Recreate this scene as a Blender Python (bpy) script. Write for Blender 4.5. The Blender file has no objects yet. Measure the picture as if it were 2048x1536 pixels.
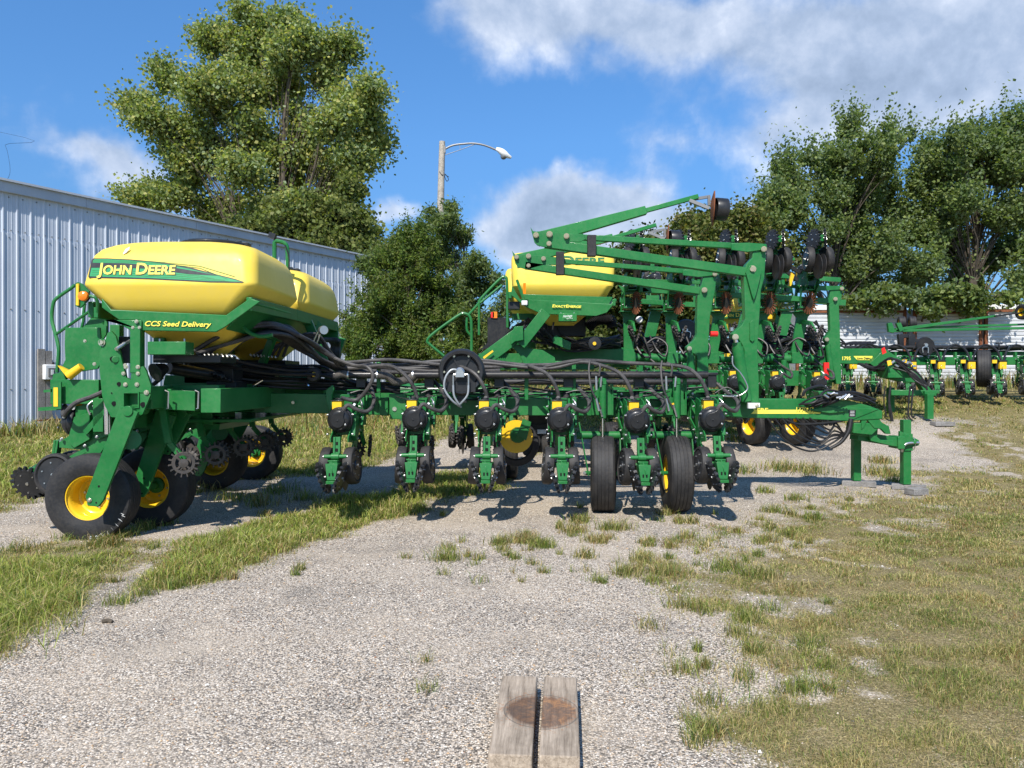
import bpy, math, random
import numpy as np
from mathutils import Vector, Matrix, Euler
R = math.radians
random.seed(7); rng = np.random.default_rng(11)
sc = bpy.context.scene
# ---------------------------------------------------------------- camera
FPX, CX, HY, CAMH = 1518.0, 1024.0, 757.0, 1.45
cam = bpy.data.cameras.new('camera'); camo = bpy.data.objects.new('camera', cam)
sc.collection.objects.link(camo); sc.camera = camo
camo.location = (0, 0, CAMH); camo.rotation_euler = (R(90), 0, 0)
cam.sensor_width = 36; cam.lens = FPX/2048*36; cam.shift_y = -11/2048
cam.clip_start = 0.05; cam.clip_end = 3000
# ---------------------------------------------------------------- sun, sky
SUN_EL, SUN_AZ = 47, 195          # azimuth: direction the sun stands in, from +Y clockwise
sun = bpy.data.lights.new('sun', 'SUN'); suno = bpy.data.objects.new('sun', sun)
sc.collection.objects.link(suno)
sun.energy = 4.6; sun.angle = R(0.53); sun.color = (1.0, 0.955, 0.88)
sd = Vector((math.sin(R(SUN_AZ))*math.cos(R(SUN_EL)), math.cos(R(SUN_AZ))*math.cos(R(SUN_EL)), math.sin(R(SUN_EL))))
suno.rotation_euler = sd.to_track_quat('Z', 'Y').to_euler(); suno.location = (-10, -20, 30)
sc.view_settings.view_transform = 'Standard'; sc.view_settings.look = 'None'
sc.view_settings.exposure = 0.50; sc.view_settings.gamma = 1.0
W = bpy.data.worlds.new('World'); sc.world = W; W.use_nodes = True

class NT:
    """tiny node helper"""
    def __init__(s, nt): s.nt = nt
    def n(s, typ, ins=None, **props):
        nd = s.nt.nodes.new(typ)
        for k, v in props.items(): setattr(nd, k, v)
        if ins:
            for k, v in ins.items(): s.set(nd.inputs[k], v)
        return nd
    def set(s, inp, v):
        if isinstance(v, bpy.types.NodeSocket): s.nt.links.new(v, inp)
        elif isinstance(v, bpy.types.Node): s.nt.links.new(v.outputs[0], inp)
        else: inp.default_value = v
    def math(s, op, a, b=None, c=None, clamp=False):
        nd = s.n('ShaderNodeMath', operation=op, use_clamp=clamp)
        s.set(nd.inputs[0], a)
        if b is not None: s.set(nd.inputs[1], b)
        if c is not None: s.set(nd.inputs[2], c)
        return nd.outputs[0]
    def vmath(s, op, a, b=None):
        nd = s.n('ShaderNodeVectorMath', operation=op); s.set(nd.inputs[0], a)
        if b is not None: s.set(nd.inputs[1], b)
        return nd
    def noise(s, vec, scale, detail=4, rough=.55, dist=0.0):
        nd = s.n('ShaderNodeTexNoise', {'Scale': scale, 'Detail': detail, 'Roughness': rough, 'Distortion': dist})
        if vec is not None: s.set(nd.inputs['Vector'], vec)
        return nd.outputs[0]
    def ramp(s, fac, stops, interp='LINEAR'):
        nd = s.n('ShaderNodeValToRGB'); s.set(nd.inputs[0], fac); cr = nd.color_ramp; cr.interpolation = interp
        while len(cr.elements) < len(stops): cr.elements.new(.5)
        for e, (p, c) in zip(cr.elements, stops):
            e.position = p; e.color = (c, c, c, 1) if isinstance(c, (int, float)) else (*c, 1)
        return nd.outputs[0]
    def mix(s, fac, a, b, blend='MIX'):
        nd = s.n('ShaderNodeMix', data_type='RGBA', blend_type=blend)
        s.set(nd.inputs[0], fac)
        for i, v in ((6, a), (7, b)):
            s.set(nd.inputs[i], (*v, 1) if isinstance(v, tuple) and len(v) == 3 else v)
        return nd.outputs[2]

def build_world():
    t = NT(W.node_tree); nt = W.node_tree; nt.nodes.clear()
    sky = t.n('ShaderNodeTexSky', sky_type='NISHITA', sun_disc=False, sun_elevation=R(SUN_EL), sun_rotation=R(SUN_AZ),
              altitude=200, air_density=1.0, dust_density=.3, ozone_density=2.5)
    hs = t.n('ShaderNodeHueSaturation', {'Saturation': 1.18, 'Value': 1.0, 'Color': sky.outputs[0]})
    S = 0.115
    geo = t.n('ShaderNodeTexCoord'); d = geo.outputs['Generated']
    sep = t.n('ShaderNodeSeparateXYZ', {0: d})
    x, y, z = sep.outputs
    # azimuth / elevation of the direction
    az = t.math('ARCTAN2', x, y); el = t.math('ARCSINE', z)
    # warp
    nz = t.n('ShaderNodeTexNoise', {'Scale': 5.0, 'Detail': 5, 'Roughness': .6}); t.set(nz.inputs['Vector'], d)
    wsep = t.n('ShaderNodeSeparateColor', {0: nz.outputs['Color']})
    azw = t.math('ADD', az, t.math('MULTIPLY', t.math('SUBTRACT', wsep.outputs[0], .5), .16))
    elw = t.math('ADD', el, t.math('MULTIPLY', t.math('SUBTRACT', wsep.outputs[1], .5), .13))
    def blob(px, py, wx, wy, amp, rot=0.0):
        a0 = math.atan2(px-CX, FPX); e0 = math.atan2((HY-py)*math.cos(a0), FPX)
        dx = t.math('SUBTRACT', azw, a0); dy = t.math('SUBTRACT', elw, e0)
        c, s_ = math.cos(rot), math.sin(rot)
        u = t.math('DIVIDE', t.math('ADD', t.math('MULTIPLY', dx, c), t.math('MULTIPLY', dy, s_)), wx/FPX)
        v = t.math('DIVIDE', t.math('SUBTRACT', t.math('MULTIPLY', dy, c), t.math('MULTIPLY', dx, s_)), wy/FPX)
        r2 = t.math('ADD', t.math('MULTIPLY', u, u), t.math('MULTIPLY', v, v))
        return t.math('MULTIPLY', t.math('EXPONENT', t.math('MULTIPLY', r2, -1.0)), amp)
    blobs = [ # big bank upper right
        (1130, 40, 240, 85, 1.0), (1430, 50, 270, 65, .95, -.1), (1800, 100, 320, 85, 1.1, .05), (1700, 185, 150, 40, .5),
        (1850, 225, 260, 55, .85, .12), (1560, 262, 90, 28, .4, .1), (2100, 40, 280, 130, .9),
        (1340, 285, 80, 28, .36), (1600, 350, 120, 35, .3), (900, 30, 130, 50, .35, .3),
        # cumulus behind the boom
        (1110, 430, 120, 65, 1.3), (1230, 420, 150, 60, 1.2), (1060, 480, 120, 40, .9), (1420, 430, 100, 38, .75), (1330, 490, 160, 45, .8),
        # left cloud
        (215, 320, 70, 50, .8), (110, 300, 70, 24, .42), (270, 385, 120, 40, .75), (10, 225, 40, 30, .35), (800, 450, 50, 30, .8)]
    tot = None
    for b in blobs:
        o = blob(*b); tot = o if tot is None else t.math('ADD', tot, o)
    # scattered clouds for the rest of the sky (behind the viewer)
    back = t.math('MULTIPLY', t.math('SUBTRACT', t.noise(d, 2.2, 3), .5), t.math('SUBTRACT', .3, y, clamp=True))
    tot = t.math('ADD', tot, t.math('MULTIPLY', back, 5.0))
    fb = t.noise(d, 7.0, 12, .60, .10)
    dens = t.math('ADD', tot, t.math('MULTIPLY', t.math('SUBTRACT', fb, .5), 1.7))
    mask = t.n('ShaderNodeMapRange', {0: dens, 1: .22, 2: 1.05}, interpolation_type='SMOOTHSTEP', clamp=True).outputs[0]
    mask = t.math('MULTIPLY', mask, .93)
    # cloud shading: thick = greyer, thin edges and upper rims brighter
    nz2 = t.noise(t.vmath('ADD', d, (0.0, 0.0, -0.03)).outputs[0], 7.0, 12, .60, .10)
    relief = t.math('MULTIPLY', t.math('SUBTRACT', fb, nz2), 2.3)
    thick = t.n('ShaderNodeMapRange', {0: tot, 1: .6, 2: 2.0}, clamp=True).outputs[0]
    low = t.noise(d, 4.5, 4, .55)
    shade = t.math('ADD', t.math('SUBTRACT', t.math('ADD', .66, t.math('MULTIPLY', t.math('SUBTRACT', low, .5), .9)), t.math('MULTIPLY', thick, .36)), relief, clamp=True)
    ccol = t.ramp(shade, [(0.0, (.24, .31, .43)), (.35, (.33, .41, .55)), (.7, (.47, .54, .67)), (1.0, (.68, .73, .82))])
    skyc = t.vmath('MULTIPLY', hs.outputs[0], (S*1.02, S*1.24, S*1.36)).outputs[0]
    skyc = t.mix(1.0, skyc, t.ramp(el, [(0.0, (.30, .36, .46)), (.12, (.42, .47, .55)), (.30, (.74, .76, .80)), (.55, (.98, .98, .98))]), 'MULTIPLY')
    out = t.mix(mask, skyc, ccol)
    out = t.vmath('SCALE', out); out.inputs[3].default_value = 1/0.115
    bg = t.n('ShaderNodeBackground', {0: out.outputs[0], 1: 0.115})
    o = t.n('ShaderNodeOutputWorld', {0: bg.outputs[0]})
build_world()

# ---------------------------------------------------------------- helpers
def sm(a, b, x): 
    u = np.clip((x-a)/(b-a), 0, 1); return u*u*(3-2*u)
def terrain(x, y):
    x = np.asarray(x, float); y = np.asarray(y, float)
    side = .22+.78*sm(-6, 1, x)
    h = np.where(y < 11, .0, 0)+1.2*sm(9.5, 23.5, y)
    return h*side + .012*np.sin(x*1.3+.5)*np.sin(y*1.1) + .006*np.sin(x*3.1+y*2.3)
def th(x, y): return float(terrain(x, y))
def P(px, py, Y): return Vector(((px-CX)/FPX*Y, Y, CAMH-(py-HY)/FPX*Y))
def G(px, py):
    """ground point seen in the photograph at px,py"""
    s = (py-HY)/FPX; y = 2.0; 
    for Y in np.arange(2, 60, .02):
        if CAMH-s*Y <= th((px-CX)/FPX*Y, Y): y = Y; break
    else: y = 60
    return ((px-CX)/FPX*y, y)

MATS = {}
def principled(name):
    m = bpy.data.materials.new(name); m.use_nodes = True; nt = m.node_tree
    return m, NT(nt), nt.nodes['Principled BSDF']
def paint(name, col, rough=.4, metal=0.0, var=.12, coat=0.0, dust=0.12, dustcol=(.30, .26, .20), scale=3.0, bump=.0, dark=None):
    m, t, b = principled(name)
    co = t.n('ShaderNodeTexCoord').outputs['Object']
    n1 = t.noise(co, scale, 6, .6); n2 = t.noise(co, scale*9, 4, .65)
    c2 = tuple(min(1, c*(1+var)) for c in col); c1 = tuple(c*(1-var) for c in col)
    base = t.ramp(n1, [(.3, c1), (.7, c2)])
    df = t.math('MULTIPLY', t.ramp(t.math('ADD', t.math('MULTIPLY', n1, .5), t.math('MULTIPLY', n2, .5)), [(.42, 0.0), (.68, 1.0)]), dust)
    base = t.mix(df, base, dustcol)
    t.set(b.inputs['Base Color'], base)
    b.inputs['Metallic'].default_value = metal; b.inputs['Specular IOR Level'].default_value = .32
    t.set(b.inputs['Roughness'], t.math('ADD', t.math('MULTIPLY', n2, .25), rough-.12))
    b.inputs['Coat Weight'].default_value = coat; b.inputs['Coat Roughness'].default_value = .12
    if bump:
        bp = t.n('ShaderNodeBump', {'Height': n2, 'Strength': bump, 'Distance': .004}); t.set(b.inputs['Normal'], bp.outputs[0])
    MATS[name] = m; return m
paint('green', (.010, .148, .032), .44, 0, .16, .12, .10)
paint('green_light', (.014, .180, .038), .44, 0, .16, .12, .10)
paint('yellow_plastic', (.80, .585, .07), .45, 0, .05, .05, .14, (.60, .50, .26), 1.6)
paint('yellow', (.82, .50, .015), .34, 0, .06, .3, .08)
paint('sticker', (.85, .52, .03), .4, 0, .03, 0, .04)
paint('black_plastic', (.018, .019, .021), .36, 0, .15, .1, .10, (.12, .11, .10))
paint('black_paint', (.012, .012, .014), .42, 0, .1, .05, .10)
paint('hose', (.040, .038, .038), .50, 0, .25, 0, .45, (.16, .145, .13), 6)
paint('hose_dark', (.014, .014, .015), .42, 0, .2, 0, .15, (.10, .09, .08), 6)
paint('corrugated', (.13, .12, .11), .6, 0, .1, 0, .3)
paint('rubber', (.020, .020, .022), .62, 0, .2, 0, .45, (.075, .066, .055), 5, .5)
paint('rubber_plain', (.020, .020, .021), .6, 0, .2, 0, .40, (.085, .07, .055), 6, .3)
paint('steel', (.55, .55, .53), .32, .9, .1, 0, .1)
paint('zinc', (.62, .58, .42), .35, .85, .15, 0, .15)
paint('disc_steel', (.075, .073, .072), .5, .5, .3, 0, .35, (.14, .085, .05), 8)
paint('rust', (.16, .055, .025), .85, 0, .45, 0, .4, (.30, .12, .05), 9, .6)
paint('cast_grey', (.085, .08, .078), .6, .3, .3, 0, .5, (.10, .065, .04), 14)
paint('grey_metal', (.20, .205, .21), .5, .4, .1)
paint('red', (.75, .02, .015), .4, 0, .05, .2, .02)
paint('orange', (.90, .22, .01), .2, 0, .1, .5, .0)
paint('white', (.75, .75, .73), .5, 0, .05, 0, .2)
paint('decal_green', (.01, .27, .09), .35, 0, .04, .2, .03)
paint('decal_black', (.012, .013, .016), .35, 0, .05, .2, .03)
paint('decal_yellow', (.85, .74, .10), .4, 0, .02, 0, .02)
paint('chrome', (.75, .75, .75), .12, 1.0, .03, 0, .02)
paint('grey_hose', (.30, .33, .35), .45, .3, .1, 0, .2)
paint('dark_inside', (.006, .012, .008), .7, 0, .1, 0, .1)
paint('hole_shade', (.004, .004, .004), .8, 0, .1, 0, 0)  # near-black colour standing for the shade inside holes and tubes

def wood(name, c1, c2, scale=1.0, stain=False):
    m, t, b = principled(name)
    co = t.n('ShaderNodeTexCoord').outputs['Object']
    mp = t.n('ShaderNodeMapping', {'Vector': co, 'Scale': (38*scale, 2.2*scale, 38*scale)}).outputs[0]
    g = t.noise(mp, 2.2, 8, .7, .4); g2 = t.noise(co, 7, 5, .6)
    col = t.ramp(g, [(.30, tuple(c*.25 for c in c1)), (.40, c1), (.62, c2), (.8, tuple(min(1, c*1.15) for c in c2))])
    col = t.mix(t.ramp(g2, [(.45, 0.0), (.7, .55)]), col, tuple(c*.5 for c in c1))
    if stain:   # rust ring left by something round that stood on the two timbers
        sp = t.n('ShaderNodeSeparateXYZ', {0: t.n('ShaderNodeNewGeometry').outputs['Position']})
        cx, cy, rx, ry = stain
        dx = t.math('DIVIDE', t.math('SUBTRACT', sp.outputs[0], cx), rx); dy = t.math('DIVIDE', t.math('SUBTRACT', sp.outputs[1], cy), ry)
        r = t.math('SQRT', t.math('ADD', t.math('MULTIPLY', dx, dx), t.math('MULTIPLY', dy, dy)))
        rn = t.math('ADD', r, t.math('ADD', t.math('MULTIPLY', t.math('SUBTRACT', g2, .5), .30), t.math('MULTIPLY', t.math('SUBTRACT', g, .5), .25)))
        inside = t.ramp(rn, [(.82, .95), (1.02, 0.0)])
        rc = t.ramp(t.noise(co, 17, 9, .78, 1.2), [(.3, (.035, .022, .017)), (.46, (.10, .05, .028)), (.56, (.22, .10, .04)), (.66, (.42, .19, .06)), (.78, (.50, .36, .20))])
        rc = t.mix(.16, rc, col); rc = t.mix(t.ramp(t.math('MULTIPLY', t.math('SUBTRACT', .16, sp.outputs[0]), 5.0), [(.25, 0.0), (.5, .5)]), rc, (.035, .022, .016))
        ring = t.ramp(r, [(.93, 0.0), (.975, .6), (1.0, .0)])
        col = t.mix(inside, col, rc); col = t.mix(ring, col, (.05, .045, .04))
        spot = t.math('MULTIPLY', t.ramp(t.noise(co, 60, 4, .7), [(.55, 0.0), (.62, 1.0)]), t.ramp(t.math('MULTIPLY', rn, .5), [(.40, 0.0), (.50, .75), (.66, 0.0)]))
        col = t.mix(spot, col, (.30, .12, .04))
    t.set(b.inputs['Base Color'], col); b.inputs['Roughness'].default_value = .85
    bp = t.n('ShaderNodeBump', {'Height': g, 'Strength': .7, 'Distance': .004}); t.set(b.inputs['Normal'], bp.outputs[0])
    MATS[name] = m; return m
wood('old_wood', (.20, .18, .16), (.36, .33, .30))
wood('pole_wood', (.30, .26, .21), (.52, .47, .39), .35)
wood('block_wood', (.17, .16, .15), (.30, .285, .27))
wood('timber', (.25, .195, .14), (.45, .365, .275), .8, (0.12, 3.10, .157, .165))

SPLIT = set('frame_bolt vacuum_hoses hydraulic_lines latch_plate flexible_duct hydraulic_hoses wiring lift_cylinder hoses vacuum_pipe u_bolts far_hoses yellow_panels iron_rail wing_bar seed_hoses brace pivot_tubes boom_rest receivers red_cylinder_lock safety_tag step_guard work_lamp bar_pins reflector_bracket tank_cradle mast_plate marker_boom pressure_gauge corner_posts opener_boot boom_pins frame drawbar folding_link wheel_mount handrail vacuum_fan seed_manifold centre_frame'.split())
ORG = {}      # world origin of each object
def ident(): return Matrix.Identity(3)
class MB:
    def __init__(s): s.v = []; s.f = []; s.m = []; s.mi = 0; s.mats = ['green']
    def mat(s, name):
        if len(s.f) == 0 and len(s.mats) == 1 and not s.m: s.mats = [name]; s.mi = 0; return s
        if name not in s.mats: s.mats.append(name)
        s.mi = s.mats.index(name); return s
    def add(s, vs, fs):
        o = len(s.v); s.v += [tuple(v) for v in vs]
        s.f += [tuple(i+o for i in f) for f in fs]; s.m += [s.mi]*len(fs); return s
    def box(s, c, size, rot=None):
        c = Vector(c); hx, hy, hz = [q/2 for q in size]
        M = rot if rot is not None else ident()
        vs = [c+M@Vector((a*hx, b*hy, d*hz)) for a in (-1, 1) for b in (-1, 1) for d in (-1, 1)]
        return s.add(vs, [(0,1,3,2),(4,6,7,5),(0,4,5,1),(2,3,7,6),(0,2,6,4),(1,5,7,3)])
    def bar(s, p0, p1, w, h, up=(0, 0, 1), w1=None, h1=None):
        p0, p1 = Vector(p0), Vector(p1); d = (p1-p0).normalized(); up = Vector(up)
        sx = d.cross(up)
        if sx.length < 1e-4: sx = d.cross(Vector((0, 1, 0)))
        sx.normalize(); uz = sx.cross(d)
        vs = []
        for p, W_, H_ in ((p0, w, h), (p1, w1 or w, h1 or h)):
            for a, b in ((-1, -1), (1, -1), (1, 1), (-1, 1)): vs.append(p+sx*a*W_/2+uz*b*H_/2)
        return s.add(vs, [(0,1,2,3),(7,6,5,4),(0,4,5,1),(1,5,6,2),(2,6,7,3),(3,7,4,0)])
    def ring(s, c, ax, r, n, ph=0):
        ax = Vector(ax).normalized(); a = ax.orthogonal().normalized(); b = ax.cross(a)
        return [Vector(c)+(a*math.cos(2*math.pi*i/n+ph)+b*math.sin(2*math.pi*i/n+ph))*r for i in range(n)]
    def cyl(s, p0, p1, r0, r1=None, n=14):
        p0, p1 = Vector(p0), Vector(p1); r1 = r0 if r1 is None else r1; ax = p1-p0
        vs = s.ring(p0, ax, r0, n)+s.ring(p1, ax, r1, n)
        fs = [(i, (i+1) % n, n+(i+1) % n, n+i) for i in range(n)]+[tuple(range(n-1, -1, -1)), tuple(range(n, 2*n))]
        return s.add(vs, fs)
    def lathe(s, prof, c, ax, n=24, caps=True):
        c = Vector(c); ax = Vector(ax).normalized(); vs = []
        for r, h in prof: vs += s.ring(c+ax*h, ax, max(r, 1e-4), n)
        fs = []
        for k in range(len(prof)-1):
            for i in range(n): fs.append((k*n+i, k*n+(i+1) % n, (k+1)*n+(i+1) % n, (k+1)*n+i))
        if caps: fs += [tuple(range(n-1, -1, -1)), tuple(range((len(prof)-1)*n, len(prof)*n))]
        return s.add(vs, fs)
    def tube(s, pts, r, n=7, sub=6, smooth=True, r1=None):
        pts = [Vector(p) for p in pts]
        if smooth and len(pts) > 2:
            q = []
            for i in range(len(pts)-1):
                p0 = pts[max(i-1, 0)]; p1 = pts[i]; p2 = pts[i+1]; p3 = pts[min(i+2, len(pts)-1)]
                for k in range(sub):
                    t = k/sub
                    q.append(.5*((2*p1)+(p2-p0)*t+(2*p0-5*p1+4*p2-p3)*t*t+(3*p1-p0-3*p2+p3)*t**3))
            q.append(pts[-1]); pts = q
        vs = []; prev = None; N = len(pts)
        for i, p in enumerate(pts):
            d = (pts[min(i+1, N-1)]-pts[max(i-1, 0)]); d = d.normalized() if d.length > 1e-9 else Vector((0, 0, 1))
            a = d.orthogonal().normalized() if prev is None else (prev-d*prev.dot(d))
            a = a.normalized() if a.length > 1e-6 else d.orthogonal().normalized()
            prev = a; b = d.cross(a)
            rr = r if r1 is None else r+(r1-r)*i/(N-1)
            for k in range(n):
                an = 2*math.pi*k/n; vs.append(p+(a*math.cos(an)+b*math.sin(an))*rr)
        fs = [(i*n+k, i*n+(k+1) % n, (i+1)*n+(k+1) % n, (i+1)*n+k) for i in range(N-1) for k in range(n)]
        fs += [tuple(range(n-1, -1, -1)), tuple(range((N-1)*n, N*n))]
        return s.add(vs, fs)
    def corr(s, pts, r, n=10, pitch=.012, amp=.12):
        """corrugated hose"""
        P_ = [Vector(p) for p in pts]; q = []
        for i in range(len(P_)-1):
            p0 = P_[max(i-1, 0)]; p1 = P_[i]; p2 = P_[i+1]; p3 = P_[min(i+2, len(P_)-1)]
            m = max(2, int((p2-p1).length/pitch*2))
            for k in range(m):
                t = k/m; q.append(.5*((2*p1)+(p2-p0)*t+(2*p0-5*p1+4*p2-p3)*t*t+(3*p1-p0-3*p2+p3)*t**3))
        q.append(P_[-1]); vs = []; prev = None; N = len(q)
        for i, p in enumerate(q):
            d = (q[min(i+1, N-1)]-q[max(i-1, 0)]).normalized()
            a = d.orthogonal().normalized() if prev is None else (prev-d*prev.dot(d)).normalized()
            prev = a; b = d.cross(a); rr = r*(1+amp*(1 if i % 2 else -1))
            for k in range(n):
                an = 2*math.pi*k/n; vs.append(p+(a*math.cos(an)+b*math.sin(an))*rr)
        fs = [(i*n+k, i*n+(k+1) % n, (i+1)*n+(k+1) % n, (i+1)*n+k) for i in range(N-1) for k in range(n)]
        return s.add(vs, fs)
    def prism(s, poly, vec):
        """poly: 3-D polygon, extruded by vec"""
        poly = [Vector(p) for p in poly]; vec = Vector(vec); n = len(poly)
        vs = poly+[p+vec for p in poly]
        nrm = Vector((0, 0, 0))
        for i in range(n): nrm += poly[i].cross(poly[(i+1) % n])
        flip = nrm.dot(vec) > 0
        A = tuple(range(n)); B = tuple(range(n, 2*n))
        fs = [A[::-1] if flip else A, B if flip else B[::-1]]
        for i in range(n):
            j = (i+1) % n; f = (i, j, n+j, n+i); fs.append(f if flip else f[::-1])
        return s.add(vs, fs)
    def pp(s, pts, Y, t):
        """plate facing the viewer's side of the yard: outline measured at distance Y, thickness t"""
        return s.prism([P(x, y, Y) for x, y in pts], (0, t, 0))
    def bolt(s, p, ax=(0, -1, 0), r=.011, h=.012):
        p = Vector(p); ax = Vector(ax).normalized()
        s.cyl(p, p+ax*h*.35, r*1.5, n=10); return s.cyl(p+ax*h*.3, p+ax*h, r, n=6)
    def islands(s, gap=.012):
        n = len(s.v); par = list(range(n))
        def find(a):
            while par[a] != a: par[a] = par[par[a]]; a = par[a]
            return a
        for f in s.f:
            r = find(f[0])
            for i in f[1:]: par[find(i)] = r
        comp = {}
        for fi, f in enumerate(s.f): comp.setdefault(find(f[0]), []).append(fi)
        C_ = []
        for fs in comp.values():
            q = np.array([s.v[i] for fi in fs for i in s.f[fi]]); C_.append([fs, q.min(0)-gap, q.max(0)+gap])
        ch = True
        while ch:
            ch = False; out = []
            for c in C_:
                for o in out:
                    if (c[1] <= o[2]).all() and (o[1] <= c[2]).all():
                        o[0] = o[0]+c[0]; o[1] = np.minimum(o[1], c[1]); o[2] = np.maximum(o[2], c[2]); ch = True; break
                else: out.append(list(c))
            C_ = out
        res = []
        for fs, _, _ in C_:
            m = MB(); m.mats = list(s.mats); mp = {}
            for fi in sorted(fs):
                for i in s.f[fi]:
                    if i not in mp: mp[i] = len(m.v); m.v.append(s.v[i])
                m.f.append(tuple(mp[i] for i in s.f[fi])); m.m.append(s.m[fi])
            res.append(m)
        return res
    def build(s, name, parent=None, org=None, bevel=0, world=True, loc=None, angle=38, split=None):
        if split is None: split = parent is not None and world and name in SPLIT
        if split:
            parts = s.islands()
            if len(parts) > 1: return [m.build(name, parent, None, bevel, True, None, angle, False) for m in parts][0]
        v = np.array(s.v, dtype=float)
        if not world: o = Vector((0, 0, 0)); po = Vector((0, 0, 0))
        else:
            o = Vector(org) if org is not None else Vector(((v[:, 0].min()+v[:, 0].max())/2, (v[:, 1].min()+v[:, 1].max())/2, v[:, 2].min()))
            po = ORG[parent.name] if parent is not None else Vector((0, 0, 0))
        me = bpy.data.meshes.new(name)
        me.from_pydata((v-np.array(o)).tolist(), [], s.f); 
        for mn in s.mats: me.materials.append(MATS[mn])
        me.polygons.foreach_set('material_index', s.m)
        me.polygons.foreach_set('use_smooth', [True]*len(s.f))
        me.update(); me.set_sharp_from_angle(angle=R(angle))
        ob = bpy.data.objects.new(name, me); sc.collection.objects.link(ob)
        if parent is not None: ob.parent = parent
        if world: ob.location = o-po; ORG[ob.name] = o
        elif loc is not None: ob.location = loc
        if bevel:
            bm = ob.modifiers.new('bevel', 'BEVEL'); bm.width = bevel; bm.segments = 2; bm.limit_method = 'ANGLE'; bm.angle_limit = R(40)
        return ob
def thing(name, loc, label, cat, group=None):
    o = bpy.data.objects.new(name, None); sc.collection.objects.link(o); o.location = loc; o.empty_display_size = .2
    ORG[o.name] = Vector(loc); o['label'] = label; o['category'] = cat
    if group: o['group'] = group
    return o
def tag(o, label, cat, group=None, kind=None):
    if label: o['label'] = label
    if cat: o['category'] = cat
    if group: o['group'] = group
    if kind: o['kind'] = kind
    return o
def copy_tree(o, parent=None, loc=None, rot=None, scale=None):
    c = o.copy(); sc.collection.objects.link(c)
    if parent is not None: c.parent = parent
    if loc is not None: c.location = loc
    if rot is not None: c.rotation_euler = rot
    if scale is not None: c.scale = (scale,)*3
    for ch in list(o.children): copy_tree(ch, c)
    return c
def text(body, size, mat, p, ux, uy, parent, name='lettering', bold=.0, shear=0.0, spacing=1.0, extrude=.0006, align='LEFT', smallcaps=False, width=None):
    """flat raised lettering; p = left end of base line, ux / uy = reading and up directions"""
    cu = bpy.data.curves.new(name, 'FONT'); cu.body = body; cu.size = size; cu.offset = bold*size; cu.shear = shear
    cu.space_character = spacing; cu.extrude = extrude; cu.align_x = align; cu.resolution_u = 3
    if smallcaps:
        cu.small_caps_scale = .78
        for bf in cu.body_format: bf.use_small_caps = True
    to = bpy.data.objects.new(name, cu); sc.collection.objects.link(to)
    dg = bpy.context.evaluated_depsgraph_get(); me = bpy.data.meshes.new_from_object(to.evaluated_get(dg))
    bpy.data.objects.remove(to)
    if width and len(me.vertices):
        xs = [v.co.x for v in me.vertices]; me.transform(Matrix.Diagonal((width/(max(xs)-min(xs)), 1, 1, 1)))
    ux = Vector(ux).normalized(); uy = Vector(uy).normalized(); nz = ux.cross(uy)
    M = Matrix((ux, uy, nz)).transposed()
    me.transform(M.to_4x4()); me.materials.clear(); me.materials.append(MATS[mat])
    o = bpy.data.objects.new(name, me); sc.collection.objects.link(o)
    po = ORG[parent.name] if parent is not None else Vector((0, 0, 0))
    o.parent = parent; o.location = Vector(p)-po; ORG[o.name] = Vector(p); return o
# ================================================================ GROUND
def inpoly(poly, x, y):
    ins = np.zeros(x.shape, bool); dist = np.full(x.shape, 1e9); n = len(poly)
    for i in range(n):
        x0, y0 = poly[i]; x1, y1 = poly[(i+1) % n]
        c = ((y0 > y) != (y1 > y)) & (x < (x1-x0)*(y-y0)/(y1-y0+1e-12)+x0); ins ^= c
        dx, dy = x1-x0, y1-y0; t = np.clip(((x-x0)*dx+(y-y0)*dy)/(dx*dx+dy*dy+1e-12), 0, 1)
        dist = np.minimum(dist, np.hypot(x-x0-t*dx, y-y0-t*dy))
    return np.where(ins, dist, -dist)
def vnoise(x, y, s, seed=0):
    x = x/s; y = y/s; xi = np.floor(x).astype(int); yi = np.floor(y).astype(int); fx = x-xi; fy = y-yi
    fx = fx*fx*(3-2*fx); fy = fy*fy*(3-2*fy)
    def h(a, b):
        q = np.sin(a*127.1+b*311.7+seed*74.7)*43758.5453; return q-np.floor(q)
    return (h(xi, yi)*(1-fx)+h(xi+1, yi)*fx)*(1-fy)+(h(xi, yi+1)*(1-fx)+h(xi+1, yi+1)*fx)*fy
gp = lambda L: [G(*p) for p in L]
LUSH = gp([(315, 1165), (330, 1130), (330, 1100), (450, 1060), (560, 1040), (640, 1000), (760, 985), (850, 950), (960, 945), (1040, 955), (1030, 975), (940, 990), (880, 1010), (800, 1040), (700, 1068), (600, 1095), (500, 1128), (420, 1160), (340, 1172)])
LEFTC = gp([(-300, 1120), (-100, 1110), (0, 1140), (120, 1125), (260, 1110), (180, 1150), (160, 1190), (120, 1250), (60, 1290), (0, 1315), (-300, 1400)])
LEFTS = gp([(-300, 1060), (0, 1085), (120, 1080), (270, 1080), (330, 1120), (200, 1150), (0, 1180), (-300, 1200)])
FIELD = gp([(-900, 1000), (-300, 1000), (0, 1025), (110, 1000), (300, 985), (480, 960), (660, 950), (760, 930), (900, 880), (1060, 880), (1200, 845), (1500, 838), (1700, 846), (1900, 842), (1900, 800), (1024, 792), (0, 800), (-900, 820)])
RIGHT = gp([(1905, 845), (1900, 872), (1950, 905), (1985, 935), (1880, 950), (1800, 985), (1700, 1010), (1660, 1050), (1570, 1100), (1500, 1150), (1440, 1180), (1470, 1205), (1540, 1225), (1600, 1290), (1570, 1380), (1500, 1440), (1470, 1540), (1450, 1700), (2500, 1700), (3200, 1000), (2600, 830), (2200, 800)])
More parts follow.
